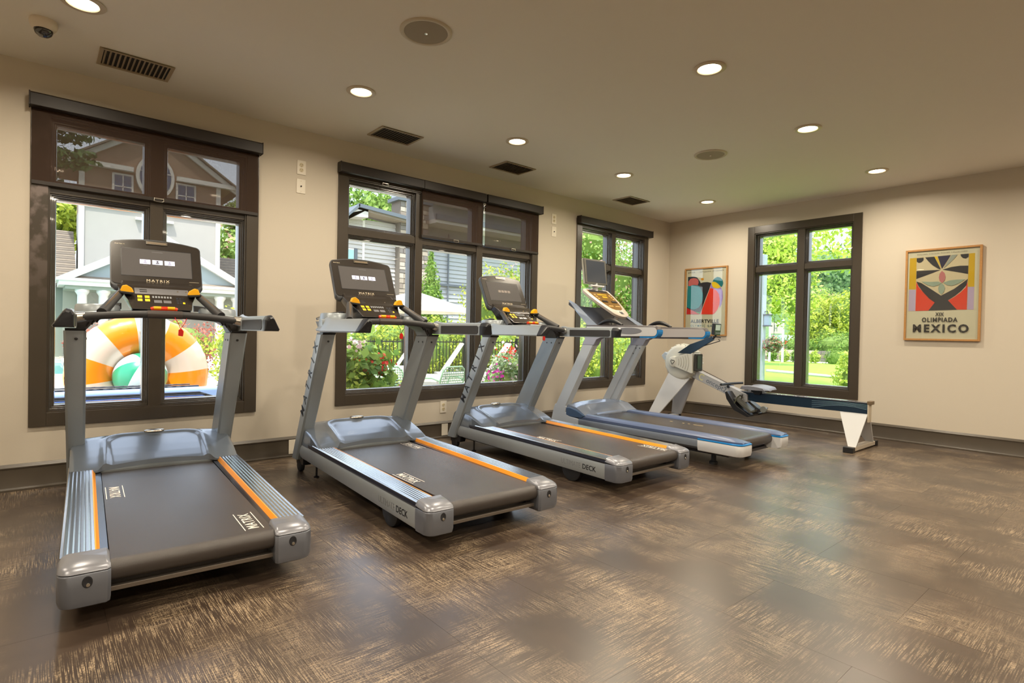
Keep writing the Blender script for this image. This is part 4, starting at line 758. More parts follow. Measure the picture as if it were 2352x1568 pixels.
# ------------------------------------------------------------------ rowing machine
m_rb = mat('rail_blue', (40, 60, 78), .22, metal=.5); m_rg = mat('rower_grey', (196, 198, 200), .42); m_rc = mat('flywheel_cream', (206, 206, 196), .45); m_boom = mat('boom_grey', (170, 172, 176), .38)
def rower(loc):
    r = empty('rowing_machine', loc, 0, 'grey rowing machine with round flywheel and long blue rail along the far wall', 'rowing machine')
    ry = 0.0
    fw = (.80, .755)
    ho = obj('flywheel_housing', MB().lathe([(.0001, .105), (.05, .108), (.18, .100), (.213, .085), (.226, .06), (.226, -.06), (.213, -.085), (.18, -.10), (.05, -.108), (.0001, -.105)], (fw[0], 0, fw[1]), axis=1, seg=44), m_rc, r, smooth=40)
    for k in range(20):
        a = k*PI/10; c_, s_ = math.cos(a), math.sin(a); obj('cage_rib', MB().tube([(fw[0]+c_*.224, -.085, fw[1]+s_*.224), (fw[0]+c_*.235, 0, fw[1]+s_*.235), (fw[0]+c_*.224, .085, fw[1]+s_*.224)], .006, 6), m_rc, ho, smooth=50)
    hb = (.735, .762)
    obj('hub_cover', MB().lathe([(.0001, -.150), (.055, -.150), (.066, -.143), (.070, -.10)], (hb[0], 0, hb[1]), axis=1, seg=30), m_rc, ho, smooth=40)
    # emblem: three interlocking loops
    mb = MB()
    for q in range(3):
        a0 = q*2*PI/3+.4; cx, cz = hb[0]+.014*math.cos(a0), hb[1]+.014*math.sin(a0); mb.tube([(cx+.014*math.cos(a0+t), -.152, cz+.014*math.sin(a0+t)) for t in [-2.0+k*.45 for k in range(10)]], .0032, 6)
    obj('emblem', mb, m_black_ink, ho.children[-1])
    # fan shaped guard plates
    mb = MB(); pts = [(hb[0]+.066*math.cos(a), hb[1]+.066*math.sin(a)) for a in [-.62+k*1.24/6 for k in range(7)]]; fanp = [(hb[0]+.27, hb[1]+.135), (hb[0]+.27, hb[1]-.115)]
    gd = obj('fan_guard', MB().prism([(hb[0]+.03, hb[1]-.06), (hb[0]+.262, hb[1]-.130), (hb[0]+.275, hb[1]-.125), (hb[0]+.275, hb[1]+.125), (hb[0]+.262, hb[1]+.132), (hb[0]+.03, hb[1]+.06)], 1, -.148, -.118), m_rc, r, bevel=.004)
    for k in range(5):
        R_ = .092+k*.034; obj('guard_rib', MB().tube([(hb[0]+R_*math.cos(a), -.149, hb[1]+R_*math.sin(a)) for a in [-.46+q*.92/8 for q in range(9)]], .0035, 6), mat('rib_grey', (172, 172, 164), .5), gd, smooth=50)
    obj('intake_grille', MB().box(1.018, 1.046, -.130, .03, .66, .87), mat('intake_dark', (50, 50, 46), .8), r, bevel=.01)
    obj('intake_slot', MB().box(1.0502, 1.053, -.10, -.02, .69, .85), m_black, r.children[-1])
    # nose block and tail
    obj('nose_bracket', MB().prism([(.50, .83), (.55, .88), (.62, .85), (.66, .76), (.60, .74), (.53, .785)], 1, -.05, .05), mat('nose_grey', (178, 190, 200), .35), r, bevel=.008)
    # boom
    bo = obj('boom', MB().loft([[(.68, y_, .765) , (.74, y_, .655), (1.60, y_, .335), (1.66, y_, .345), (1.66, y_, .43), (1.05, y_, .655)] for y_ in (-.045, .045)]), m_boom, r, bevel=.006)
    d_ = Vector((1.36-.74, 0, .42-.655)).normalized(); d_ = Vector((.92, 0, -.372)).normalized()
    text('lettering', 'C', .11, mat('lettering_yellow', (206, 204, 150), .5), (1.075, -.0458, .588), d_, (d_.z*-1, 0, d_.x), bo, offset=.002, stretch=.9)
    text('lettering', 'oncept2', .085, mat('lettering_blue', (92, 104, 120), .5), (1.275, -.0458, .505), d_, (d_.z*-1, 0, d_.x), bo, stretch=1.0)
    # front legs
    for s in (-1, 1):
        obj('front_leg', MB().loft([[(.46+.0, s*.265, .055), (.60, s*.265, .055), (.60, s*.29, .055), (.46, s*.29, .055)], [(.665, s*.035, .70), (.945, s*.035, .585), (.945, s*.055, .585), (.665, s*.055, .70)]]), m_rg, r, bevel=.006)
        obj('leg_cap', MB().box(.49, .58, s*.30-.02, s*.30+.02, .0, .06), m_black, r, bevel=.006)
        obj('caster', MB().lathe([(.0001, -.012), (.03, -.012), (.03, .012), (.0001, .012)], (.47, s*.22, .03), axis=1, seg=16), m_rubber, r, smooth=50)
    obj('front_foot', MB().box(.50, .57, -.28, .28, .012, .056), m_rg, r, bevel=.005)
    obj('leg_brace', MB().tube([(.93, -.02, .60), (.93, .02, .60)], .025, 10), m_dark, r, smooth=50)
    # monorail
    mr = obj('monorail', MB().loft([[(1.50, y_, .395), (1.50, y_, .452), (2.875, y_, .462), (2.875, y_, .352), (1.75, y_, .352)] for y_ in (-.027, .027)]), m_rb, r, bevel=.004)
    obj('rail_top', MB().box(1.50, 2.872, -.036, .036, .458, .467), m_alu, mr, bevel=.002)
    obj('rail_end', MB().box(2.865, 2.905, -.044, .044, .445, .480), mat('end_stop', (110, 92, 68), .5), mr, bevel=.005)
    for k in range(4): obj('wave_stripe', MB().tube([(2.35+.52*t, -.0285, .365+.022*k+(.012*(4-k))*math.sin(t*PI*.8)) for t in [i/8 for i in range(9)]], .003, 5, flat=.5), mat('stripe_pale', (150, 186, 200), .4), mr)
    # rear leg
    for s in (-1, 1):
        obj('rear_leg', MB().loft([[(2.775, s*.235, .045), (2.845, s*.235, .045), (2.845, s*.255, .045), (2.775, s*.255, .045)], [(2.62, s*.020, .352), (2.872, s*.020, .352), (2.872, s*.035, .352), (2.62, s*.035, .352)]]), m_rg, r, bevel=.004)
    obj('rear_plate', MB().box(2.868, 2.882, -.040, .040, .27, .47), mat('plate_cream', (196, 184, 164), .5), r, bevel=.003)
    rf = obj('rear_foot', MB().box(2.775, 2.845, -.30, .30, .010, .050), mat('foot_cream', (190, 180, 166), .45), r, bevel=.005)
    for s in (-1, 1): obj('foot_cap', MB().box(2.765, 2.855, s*.325-.03, s*.325+.03, 0, .055), m_black, rf, bevel=.006)
    # monitor arm and monitor
    obj('monitor_arm', MB().loft([[(.80, y_, .875), (.985, y_, .868), (1.285, y_, 1.045), (1.26, y_, 1.085), (.97, y_, .985)] for y_ in (-.150, -.120)]), m_rb, r, bevel=.004)
    mo = obj('monitor', MB().loft([[(1.285, y_, 1.110), (1.325, y_, 1.100), (1.335, y_, 1.235), (1.295, y_, 1.242)] for y_ in (-.21, -.065)]), m_dark, r, bevel=.006)
    obj('monitor_screen', MB().loft([[(1.3285+x_, y_, 1.150), (1.3355+x_, y_, 1.222), (1.333+x_, y_, 1.222), (1.326+x_, y_, 1.150)] for y_, x_ in ((-.19, 0), (-.085, 0))]), mat('lcd', (178, 188, 186), .3, emit=(150, 160, 160), es=.25), mo)
    for k in range(4): obj('monitor_key', MB().box(1.325, 1.331, -.185+k*.028, -.165+k*.028, 1.118, 1.134), m_grey_ink, mo)
    obj('monitor_bracket', MB().tube([(1.27, -.137, 1.06), (1.30, -.137, 1.09), (1.31, -.137, 1.12)], .013, 8).tube([(1.30, -.18, 1.085), (1.34, -.09, 1.075)], .006, 6).tube([(1.10, -.135, .955), (1.36, -.135, 1.035), (1.34, -.135, 1.055)], .005, 6), m_black, r, smooth=50)
    # chain and handle
    obj('chain', MB().tube([(1.06, 0, .672), (1.405, 0, .535)], .0045, 6), mat('chain_dark', (60, 50, 44), .4, metal=.6), r)
    hn = obj('handle', MB().tube([(1.475-.035*math.cos(a*.9)-.02, -.25+.5*k/12, .535+.0) for k, a in [(k, (k-6)/6*1.5) for k in range(13)]], [.014]*13, 10), m_rubber, r, smooth=50)
    obj('handle_yoke', MB().tube([(1.405, 0, .535), (1.425, 0, .505)], .018, 8).tube([(1.43, -.06, .503), (1.43, .06, .503)], .016, 8), m_dark, hn, smooth=50)
    # foot stretchers
    for s in (-1, 1):
        y0, y1 = (s*.045, s*.165) if s > 0 else (-.165, -.045)
        fp = obj('footplate', MB().loft([[(1.45, y_, .445), (1.475, y_, .46), (1.60, y_, .300), (1.74, y_, .215), (1.80, y_, .235), (1.79, y_, .215), (1.72, y_, .190), (1.56, y_, .25), (1.47, y_, .37)] for y_ in (y0, y1)]), m_black, r, bevel=.005)
        obj('heel_cup', MB().loft([[(1.55, y_, .385), (1.565, y_, .395), (1.76, y_, .262), (1.81, y_, .285), (1.80, y_, .255), (1.74, y_, .235)] for y_ in (y0+.01, y1-.01)]), mat('heel_cup', (84, 84, 78), .4), fp, bevel=.003)
        obj('foot_strap', MB().tube([(1.57, y0, .33), (1.60, y0+.005, .40), (1.615, (y0+y1)/2, .425), (1.60, y1-.005, .40), (1.57, y1, .33)], .014, 6, flat=.4), mat('strap_olive', (96, 100, 84), .6), fp, smooth=50)
        obj('buckle', MB().box(1.60, 1.635, (y0+y1)/2-.015, (y0+y1)/2+.015, .418, .434), m_chrome, fp, bevel=.003)
    obj('foot_axle', MB().tube([(1.80, -.10, .272), (1.80, .10, .272)], .028, 10), m_dark, r, smooth=50)
    obj('foot_wheel', MB().lathe([(.0001, -.02), (.035, -.02), (.035, .02), (.0001, .02)], (1.86, -.06, .285), axis=1, seg=16), mat('wheel_grey', (120, 124, 122), .3), r, smooth=50)
    # seat and carriage
    def st(a, b):
        u = 1.63+.27*a; v = -.165+.33*b; q = abs(v)/.165
        e = max(0, 1-min(a, 1-a)*14)**2
        return (u+.03*(1-q*q)*(1-a)*0, v*(1-.10*abs(a-.4)), .520+.022*q*q-.012*math.exp(-((v)/.03)**2)*(a)+.012*math.sin(a*PI*1.2)-.018*e-.016*max(0, q-.86)/.14)
    mb = MB(); mb.grid(st, 18, 20); nV = 21; L0 = len(mb.v); loop = [i*nV for i in range(19)]+[18*nV+j for j in range(1, 21)]+[i*nV+20 for i in range(17, -1, -1)]+[j for j in range(19, 0, -1)]; n = len(loop)
    mb.v += [(mb.v[i][0], mb.v[i][1]*.95, .496) for i in loop]; mb.f += [(loop[k], loop[(k+1) % n], L0+(k+1) % n, L0+k) for k in range(n)]+[tuple(L0+k for k in range(n))]; mb.mi += [0]*(n+1)
    obj('seat', mb, mat('seat_grey', (134, 138, 150), .4), r, smooth=50)
    obj('seat_carriage', MB().prism([(1.66, .503), (1.87, .503), (1.87, .48), (1.83, .475), (1.80, .44), (1.74, .44), (1.71, .475), (1.66, .48)], 1, -.05, .05), m_black, r, bevel=.004)
    for s in (-1, 1): obj('seat_roller', MB().lathe([(.0001, -.01), (.018, -.01), (.018, .01), (.0001, .01)], (1.85 if s > 0 else 1.69, -.045, .478), axis=1, seg=14), m_chrome, r, smooth=50)
    return r
rower((0, -.82, 0))

# ------------------------------------------------------------------ outdoors: ground, lawn, pool
GZ = -.30
m_deck = mat('pool_deck', (196, 188, 174), .8, noise=.06, nscale=3); m_lawn = mat('lawn_green', (128, 168, 48), .9, noise=.18, nscale=1.2); m_path = mat('path_stone', (220, 206, 186), .9)
rngg = np.random.default_rng(5)
g = MB(); g.box(-15, -WT, -20, 4.0, GZ-.1, GZ); tag(obj('patio', g, m_deck), kind='structure')
g = MB(); g.box(-26, -9, 4.0, 18, GZ-.1, GZ); g.box(-60, -15, -6.2, 4.0, GZ-.1, GZ).box(-60, -24, -30, -6.2, GZ-.1, GZ); g.box(-15.0, -14.9, -20, -6.2, GZ-.1, GZ+.03); tag(obj('pool_deck', g, m_deck), kind='structure')  # slab by the sided house added over lawn to stop green bounce light
g = MB(); g.box(-24, -15, -30, -6.2, GZ-1.4, GZ-.12)
pw = mat('pool_water', (60, 176, 176), .06, spec=.6); tag(obj('pool_water', g, pw, bevel=0), kind='structure')
g = MB(); g.box(-90, -26, 4.0, 29.5, GZ-.1, GZ).box(-26, -9, 18, 29.5, GZ-.1, GZ).box(-9, -.2, 4.0, 29.5, GZ-.1, GZ).box(-.2, 40, WT+.05, 29.5, GZ-.1, GZ).box(-90, 60, 31.5, 90, GZ-.1, GZ); tag(obj('lawn', g, m_lawn), kind='structure')
tag(obj('garden_path', MB().box(-90, 60, 29.5, 31.5, GZ-.1, GZ+.01), m_path), kind='structure')
# outside skin of this building so that daylight stays out of the walls and roof
tag(obj('roof', MB().box(-.35, XR+.35, YB-.35, .35, H+.25, H+.34), mat('roof_edge', (92, 88, 84), .7)), kind='structure')

# ------------------------------------------------------------------ foliage
m_g1 = leafmat('leaves_yellow_green', (128, 150, 30), (206, 214, 84)); m_g2 = leafmat('leaves_mid_green', (76, 118, 40), (160, 190, 84)); m_g3 = leafmat('leaves_deep_green', (54, 92, 56), (124, 160, 96))
m_g4 = leafmat('leaves_flowering', (92, 132, 54), (180, 204, 110), (232, 176, 176)); m_g5 = leafmat('leaves_maple_red', (150, 66, 60), (214, 132, 110)); m_g6 = leafmat('leaves_fresh', (142, 172, 44), (220, 228, 116))
m_g7 = leafmat('leaves_grey_green', (96, 124, 84), (172, 190, 140)); m_bark = mat('bark', (92, 76, 60), .9, noise=.3, nscale=8)
m_pk = leafmat('petals_pink', (206, 24, 150), (238, 90, 200)); m_rd = leafmat('petals_red', (216, 30, 24), (240, 80, 60)); m_pale = leafmat('petals_pale', (240, 190, 200), (250, 235, 235)); m_core = mat('foliage_core', (108, 132, 58), .9)
def leaves(n, blobs, size, seed, up=.25, flat_=1.0):
    """blobs: (cx, cy, cz, rx, ry, rz) ellipsoids; leaves sit mostly in the outer shell."""
    g = np.random.default_rng(seed); B = np.array(blobs, float); vol = (B[:, 3]*B[:, 4]*B[:, 5])**(2/3); k = g.choice(len(B), n, p=vol/vol.sum())
    d = g.normal(size=(n, 3)); d /= np.linalg.norm(d, axis=1)[:, None]; rad = g.uniform(.55, 1.03, n)**.6
    lump = 1+.16*np.sin(d[:, 0]*7+k)+.14*np.sin(d[:, 1]*9+k*2)+.12*np.sin(d[:, 2]*8+k*3)
    c = B[k, :3]+d*B[k, 3:]*(rad*lump)[:, None]
    nrm = d+g.normal(size=(n, 3))*.75; nrm[:, 2] += up; nrm /= np.linalg.norm(nrm, axis=1)[:, None]
    t = np.cross(nrm, g.normal(size=(n, 3))); t /= np.linalg.norm(t, axis=1)[:, None]; b = np.cross(nrm, t)
    s = size*g.uniform(.6, 1.3, n)[:, None]
    V = np.empty((n, 4, 3)); V[:, 0] = c-t*s; V[:, 1] = c+b*s*.5*flat_+nrm*s*.12; V[:, 2] = c+t*s; V[:, 3] = c-b*s*.5*flat_+nrm*s*.12
    return V.reshape(-1, 3)
def leafobj(name, V, m_, parent=None, label=None, cat=None, group=None, kind=None):
    n = len(V)//4; me = bpy.data.meshes.new(name); me.vertices.add(n*4); me.vertices.foreach_set('co', V.astype(np.float32).ravel()); me.loops.add(n*4); me.loops.foreach_set('vertex_index', np.arange(n*4, dtype=np.int32))
    me.polygons.add(n); me.polygons.foreach_set('loop_start', np.arange(0, n*4, 4, dtype=np.int32)); me.update(calc_edges=True); me.materials.append(m_)
    o = bpy.data.objects.new(name, me); COL.objects.link(o)
    if parent is not None: o.parent = parent
    return tag(o, label, cat, group, kind)
def plant(name, loc, blobs, n, size, m_, label, cat, trunk=None, seed=1, flowers=None, group=None, core=.72, up=.25, flat_=1.0):
    r = empty(name, loc, 0, label, cat, group); leafobj('foliage', leaves(n, blobs, size, seed, up, flat_), m_, r)
    if core:
        mb = MB()
        for b in blobs: mb.lathe([(.0001, -b[5]*core)]+[(b[3]*core*math.sin(a), -b[5]*core*math.cos(a)) for a in [PI*k/6 for k in range(1, 6)]]+[(.0001, b[5]*core)], b[:3], seg=10, sy=b[4]/b[3])
        obj('foliage_filler', mb, m_core, r)  # solid filler core, its green sets the dark tone between leaves
    if trunk:
        for tr in trunk: obj('trunk', MB().tube(tr[0], tr[1], 8), m_bark, r, smooth=50)
    if flowers:
        for i, (nf, sz, mf, bl) in enumerate(flowers): leafobj('blossom', leaves(nf, bl, sz, seed+50+i, .5, 1.6), mf, r)
    return r
# trees behind the big house, left window
plant('tree', (-36.5, -7.0, GZ), [(0, 0, 6.9, 2.6, 2.2, 1.6), (0, 1.2, 7.9, 2.0, 1.8, 1.2)], 4200, .20, m_g1, 'yellow green tree behind the shingled roof at the far left', 'tree', [([(0, 0, 0), (0, 0, 5)], [.25, .15])], 11)
plant('tree', (-34, 3.6, GZ), [(0, -.4, 6.3, 1.9, 2.2, 1.9), (0, 0, 8.6, 1.5, 1.8, 1.4)], 4200, .18, m_g4, 'tree with pale blossoms at the right edge of the grey gabled house', 'tree', [([(0, 0, 0), (0, 0, 5)], [.25, .15])], 12)
plant('tree', (-22.5, -6.5, GZ), [(0, -.5, 8.6, 1.0, 1.5, .35), (0, -.2, 7.7, 1.0, 1.5, .35), (0, -.6, 9.5, 1.0, 1.6, .35), (0, -.9, 6.9, .9, 1.0, .3)], 3000, .14, m_g3, 'dark conifer boughs against the sky seen through the lowered shade', 'tree', [([(0, -2.6, 0), (0, -2.6, 10)], [.25, .1])], 13, core=0)
plant('shrub', (-12.6, -4.35, GZ), [(0, 0, .62, .75, .78, .72)], 6500, .06, m_g1, 'round clipped light green shrub right of the beach ball ring', 'shrub', seed=14, core=.85)
plant('shrub', (-14.9, -4.6, GZ), [(0, -.7, .75, .9, 1.1, .75), (0, .9, .78, .9, 1.2, .8)], 5200, .05, m_g5, 'spreading red leaved maple shrub behind the round green shrub', 'shrub', seed=15, core=.8)
u = plant('flower_urn', (-19, -8.35, GZ), [(0, 0, 1.15, .42, .55, .40), (0, 0, .55, .22, .25, .25)], 1800, .05, m_g6, 'dark urn of magenta and yellow green flowers by the pool at the left edge', 'planter', seed=16, flowers=[(420, .035, m_pk, [(0, 0, 1.1, .46, .6, .42)])], core=.6)
obj('urn', MB().lathe([(.0001, 0), (.22, 0), (.20, .08), (.16, .12), (.24, .35), (.32, .62), (.35, .68), (.30, .68)], seg=22), mat('urn_dark', (84, 84, 92), .5), u, smooth=50)
# middle window
plant('tree', (-31, 10.8, GZ), [(0, -2.6, 8.2, 2.4, 2.8, 2.3), (0, .4, 9.3, 2.4, 2.8, 2.0), (0, 2.6, 8.2, 2.2, 2.2, 1.8)], 8000, .20, m_g2, 'large green tree rising behind the white sided house', 'tree', [([(0, 0, 0), (0, 0, 8)], [.35, .2])], 21)
plant('conifer', (-11.7, 3.3, GZ), [(0, 0, .6, .78, .78, .6), (0, 0, 1.3, .68, .68, .6), (0, 0, 2.0, .52, .52, .6), (0, 0, 2.7, .36, .36, .6), (0, 0, 3.4, .20, .20, .55), (0, 0, 3.9, .09, .09, .4)], 9000, .055, m_g2, 'conical evergreen in front of the stone chimney, left of the parasol', 'tree', seed=22, core=.7)
plant('tree', (-13.2, 8.6, GZ), [(0, -1.3, 2.5, 1.4, 1.3, 1.5), (0, .4, 2.8, 1.5, 1.5, 1.4), (0, 1.9, 3.0, 1.4, 1.5, 1.9), (0, 3.2, 3.2, 1.5, 1.5, 1.9)], 11000, .075, m_g1, 'yellow green crape myrtle filling the right bay of the middle window', 'tree', [([(0, 0, 0), (0, .3, 3)], [.12, .06]), ([(0, .2, 0), (0, 1.4, 3)], [.1, .05])], 23, core=.66)
plant('shrub', (-12.3, .1, GZ), [(0, 0, 1.6, .7, .7, 1.5), (0, .5, 1.1, .7, .8, 1.0)], 4000, .06, m_g1, 'tall yellow green shrub just left of the conical evergreen', 'shrub', seed=24)
hd = plant('hedge', (-9.9, 1.0, GZ), [(0, -4.0+k*1.3, .88, .75, .92, .92) for k in range(7)], 16500, .055, m_g1, 'long yellow green hedge behind the loungers and the parasol', 'hedge', seed=25, core=.8)
hd2 = plant('flower_bed', (-1.35, -4.18, GZ), [(0, 0, .35, .42, .46, .42), (-.05, -.12, .72, .34, .34, .34), (0, .38, .42, .34, .34, .36), (-.05, -.28, 1.02, .22, .24, .22)], 5200, .036, m_g6, 'leafy bed with red and pink blossoms low in the left bay of the middle window', 'flower bed', seed=26,
    flowers=[(150, .022, m_rd, [(.1, .12, .98, .22, .26, .13)]), (70, .020, m_pk, [(.22, .52, .70, .16, .12, .10)]), (60, .030, m_pale, [(.1, -.20, 1.20, .18, .2, .12)])], core=.8)
leafobj('broad_leaves', leaves(520, [(0, -.05, 1.02, .36, .40, .32), (.1, .1, .8, .3, .3, .3)], .062, 27, .6, 1.5), m_g2, hd2)
hd3 = plant('flower_bed', (-1.4, -2.00, GZ), [(0, 0, .45, .40, .36, .50), (-.1, .30, .72, .30, .32, .40)], 4200, .036, m_g7, 'leafy bed with pink blossoms low in the right bay of the middle window', 'flower bed', seed=28,
    flowers=[(60, .020, m_pk, [(.2, -.28, .80, .14, .12, .12)]), (46, .020, m_rd, [(.1, .02, 1.12, .14, .12, .12)]), (60, .026, m_pale, [(.1, .1, .95, .3, .3, .3)])], core=.8)
# third window
plant('tree', (-8.9, 8.3, GZ), [(0, -1.6, 3.0, 1.5, 1.5, 1.6), (0, .5, 3.5, 1.6, 1.6, 1.7), (0, -.6, 4.6, 1.8, 1.9, 1.2), (0, 2.0, 3.1, 1.4, 1.4, 1.8), (0, 1.0, 1.9, 1.3, 1.4, 1.0)], 15000, .07, m_g4, 'green tree with small pale pink blossoms filling the window beside the corner', 'tree', [([(0, 0, 0), (0, 0, 3.4)], [.14, .08])], 31, core=.68)
plant('hedge', (-5.3, 5.6, GZ), [(0, -2.2+k*1.1, .85, .7, .8, .92) for k in range(5)], 11000, .05, m_g1, 'yellow green hedge at the bottom of the window beside the corner', 'hedge', seed=32, core=.8)
# far window
plant('tree', (-3.4, 9.5, GZ), [(-1.8, 0, 4.4, 1.5, 1.2, 1.3), (.6, 0, 4.0, 1.7, 1.2, 1.4), (2.8, .3, 4.5, 1.6, 1.3, 1.3), (1.6, 1, 5.6, 1.8, 1.4, 1.2), (3.6, .3, 3.8, .8, .8, .5)], 6000, .075, m_g6, 'leafy boughs hanging into the top of the far window', 'tree', [([(-3.4, 1, 0), (-3.2, 1, 3), (-1, .5, 4.4)], [.18, .14, .06])], 41, core=0)
plant('tree', (-9.6, 23, GZ), [(0, 0, 4.4, 1.9, 1.6, 1.9), (1.5, .5, 3.9, 1.2, 1.2, 1.9), (.6, 0, 6.4, 2.0, 1.8, 1.4)], 8000, .10, m_g6, 'bright weeping tree above the white signboard in the left half of the far window', 'tree', [([(0, 0, 0), (0, 0, 4)], [.16, .1])], 42, core=.6)
plant('tree', (-11.9, 36.5, GZ), [(0, 0, 2.6, 1.8, 1.5, 1.7), (1.9, .5, 3.2, 1.8, 1.5, 1.8), (.7, 0, 1.8, 2.2, 1.5, 1.2)], 8000, .12, m_g1, 'light green tree beyond the stone wall in the right half of the far window', 'tree', [([(0, 0, 0), (0, 0, 2.6)], [.12, .07])], 43, core=.7)
plant('tree', (-15.6, 46, GZ), [(0, 0, 4.8, 2.4, 1.7, 1.0), (2.4, 0, 4.3, 1.9, 1.5, .9)], 5000, .13, m_g4, 'pink blossomed tree below the wooded hill', 'tree', [([(0, 0, 0), (0, 0, 4)], [.14, .1])], 44, core=.7)
plant('shrub', (1.60, 2.30, GZ), [(0, 0, .78, .17, .22, .24), (.06, .05, 1.05, .15, .2, .2), (-.04, -.05, .50, .24, .22, .16)], 1100, .034, m_g6, 'leafy shrub outside the lower right corner of the far window', 'shrub', seed=45, core=.5)
for i, (x_, lb) in enumerate(((-11.67, 'small round shrub at the left, in front of the stone wall'), (-10.9, 'small round shrub second from the left, in front of the stone wall'), (-10.2, 'small round shrub just left of the window mullion, by the stone wall'), (-9.1, 'small round shrub right of the window mullion, by the path'), (-7.9, 'wider loose shrub farthest right in front of the stone wall'))):
    plant('shrub', (x_, 29.0, GZ), [(0, 0, .36, (.28 if i < 4 else .7), .30, .36 if i < 4 else .6)], 1100, .05, m_g6 if i % 2 else m_g2, lb, 'shrub', seed=50+i, group='small shrubs in front of the stone wall', core=.8)
plant('shrub', (-9.6, 33.9, GZ), [(0, 0, 1.0, 1.6, .9, .9), (2.0, 0, .9, 1.2, .8, 1.1), (-2.4, 0, .9, 1.2, .8, .8), (-4.6, 0, .9, 1.4, .8, .9)], 6000, .08, m_g2, 'mixed shrub border above the low stone wall', 'shrub', seed=56, core=.8)
# wooded hill
hb = [(-60+k*4.0+(k % 3), 82+(k % 4)*2, 4.0+5*math.sin(k*.5+1)+(k % 2)*2, 4.5, 3.5, 4.5) for k in range(26)]+[(-58+k*5, 90, 13+2*math.sin(k), 5, 3, 4) for k in range(18)]
tag(obj('hill', MB().loft([[(x_, y_, z_+3*math.sin(x_*.1)*(z_ > 1)) for x_ in (-95, -70, -45, -20, 5, 30, 60)] for y_, z_ in ((72, GZ), (84, 6), (96, 14), (125, 18))], closed=False, caps=False), mat('hill_green', (80, 110, 60), .95)), kind='structure')
leafobj('hillside_trees', leaves(16000, hb, .42, 60), m_g3, None, 'blue green wooded hillside in the distance', 'trees', kind='stuff')

# ------------------------------------------------------------------ grey gabled house with a portico (left window)
m_stucco = mat('house_stucco', (166, 160, 152), .85, noise=.05, nscale=2); m_wt = mat('house_white_trim', (210, 206, 198), .6); m_sh = mat('shingle', (132, 120, 106), .9, noise=.25, nscale=6); m_sh2 = mat('shingle_alt', (116, 106, 96), .9, noise=.2, nscale=6)
m_brown = mat('gable_brown', (150, 128, 108), .85); m_sage = mat('portico_sage', (138, 146, 132), .8); m_hglass = mat('house_glass', (60, 78, 104), .08, spec=.8); m_pan = mat('pediment_grey', (150, 160, 162), .85)
hs = empty('gabled_house', (-26, -2.9, GZ), 0, 'grey two storey house with brown shingled gable and white columned portico beyond the pool', 'house')
def hp(name, mb, m_, par=hs, **k):
    mb.v = [(x+26, y+2.9, z-GZ) for x, y, z in mb.v]; return obj(name, mb, m_, par, **k)
hp('wall', MB().box(-29.5, -26, -5.5, -.12, GZ, 6.35), m_stucco); hp('upper_wall', MB().box(-29.5, -25.98, -5.5, -.12, 6.35, 8.0), m_brown)
for y_ in (-5.5, -.12): hp('corner_board', MB().box(-26.02, -25.95, y_-.10, y_+.10, GZ, 8.0), m_wt)
hp('band_board', MB().box(-26.0, -25.93, -5.55, -.05, 6.30, 6.42), m_wt)
hp('gable', MB().prism([(-6.2, 8.0), (.55, 8.0), (-2.8, 10.25)], 0, -29.5, -25.95), m_brown)
for a, b in (((-6.35, 8.0), (-2.8, 10.42)), ((-2.8, 10.42), (.75, 8.0))): hp('rake_board', MB().prism([a, b, (b[0], b[1]-.26), (a[0], a[1]-.26)], 0, -25.95, -25.80), m_wt)
for a, b in (((-6.5, 8.0), (-2.8, 10.5)), ((-2.8, 10.5), (.9, 8.0))): hp('roof', MB().prism([a, b, (b[0], b[1]-.08), (a[0], a[1]-.08)], 0, -29.8, -25.6), m_sh)
hp('eave_return', MB().box(-26, -25.7, -6.0, -3.65, 8.06, 8.26), m_wt); hp('eave_return', MB().box(-26, -25.7, -1.95, .6, 8.0, 8.20), m_wt)
def hwin(y0, y1, z0, z1, bars=1, par=hs):
    w = hp('window', MB().box(-25.99, -25.92, y0-.09, y1+.09, z0-.09, z1+.09), m_wt, par)
    hp('glass', MB().box(-25.92, -25.90, y0, y1, z0, z1), m_hglass, w)
    for k in range(bars): hp('muntin', MB().box(-25.90, -25.885, y0, y1, z0+(z1-z0)*(k+1)/(bars+1)-.02, z0+(z1-z0)*(k+1)/(bars+1)+.02), m_wt, w)
    hp('muntin', MB().box(-25.90, -25.885, (y0+y1)/2-.02, (y0+y1)/2+.02, z0, z1), m_wt, w)
hwin(-4.34, -3.72, 6.85, 7.85); hwin(-1.87, -1.20, 6.85, 7.85); hwin(-3.1, -2.5, 6.5, 6.62, 0)
ov = hp('oval_window', MB().prism(ell(-2.80, 8.0, .76, .98, 32), 0, -25.99, -25.78), m_wt)
hp('glass', MB().prism(ell(-2.80, 8.0, .62, .84, 32), 0, -25.78, -25.76), m_hglass, ov); hp('muntin', MB().box(-25.76, -25.74, -3.4, -2.2, 8.18, 8.22), m_wt, ov); hp('muntin', MB().box(-25.76, -25.74, -2.83, -2.77, 7.2, 8.8), m_wt, ov)
hp('window_ledge', MB().box(-26, -25.8, -3.55, -2.05, 5.95, 6.06), m_wt)
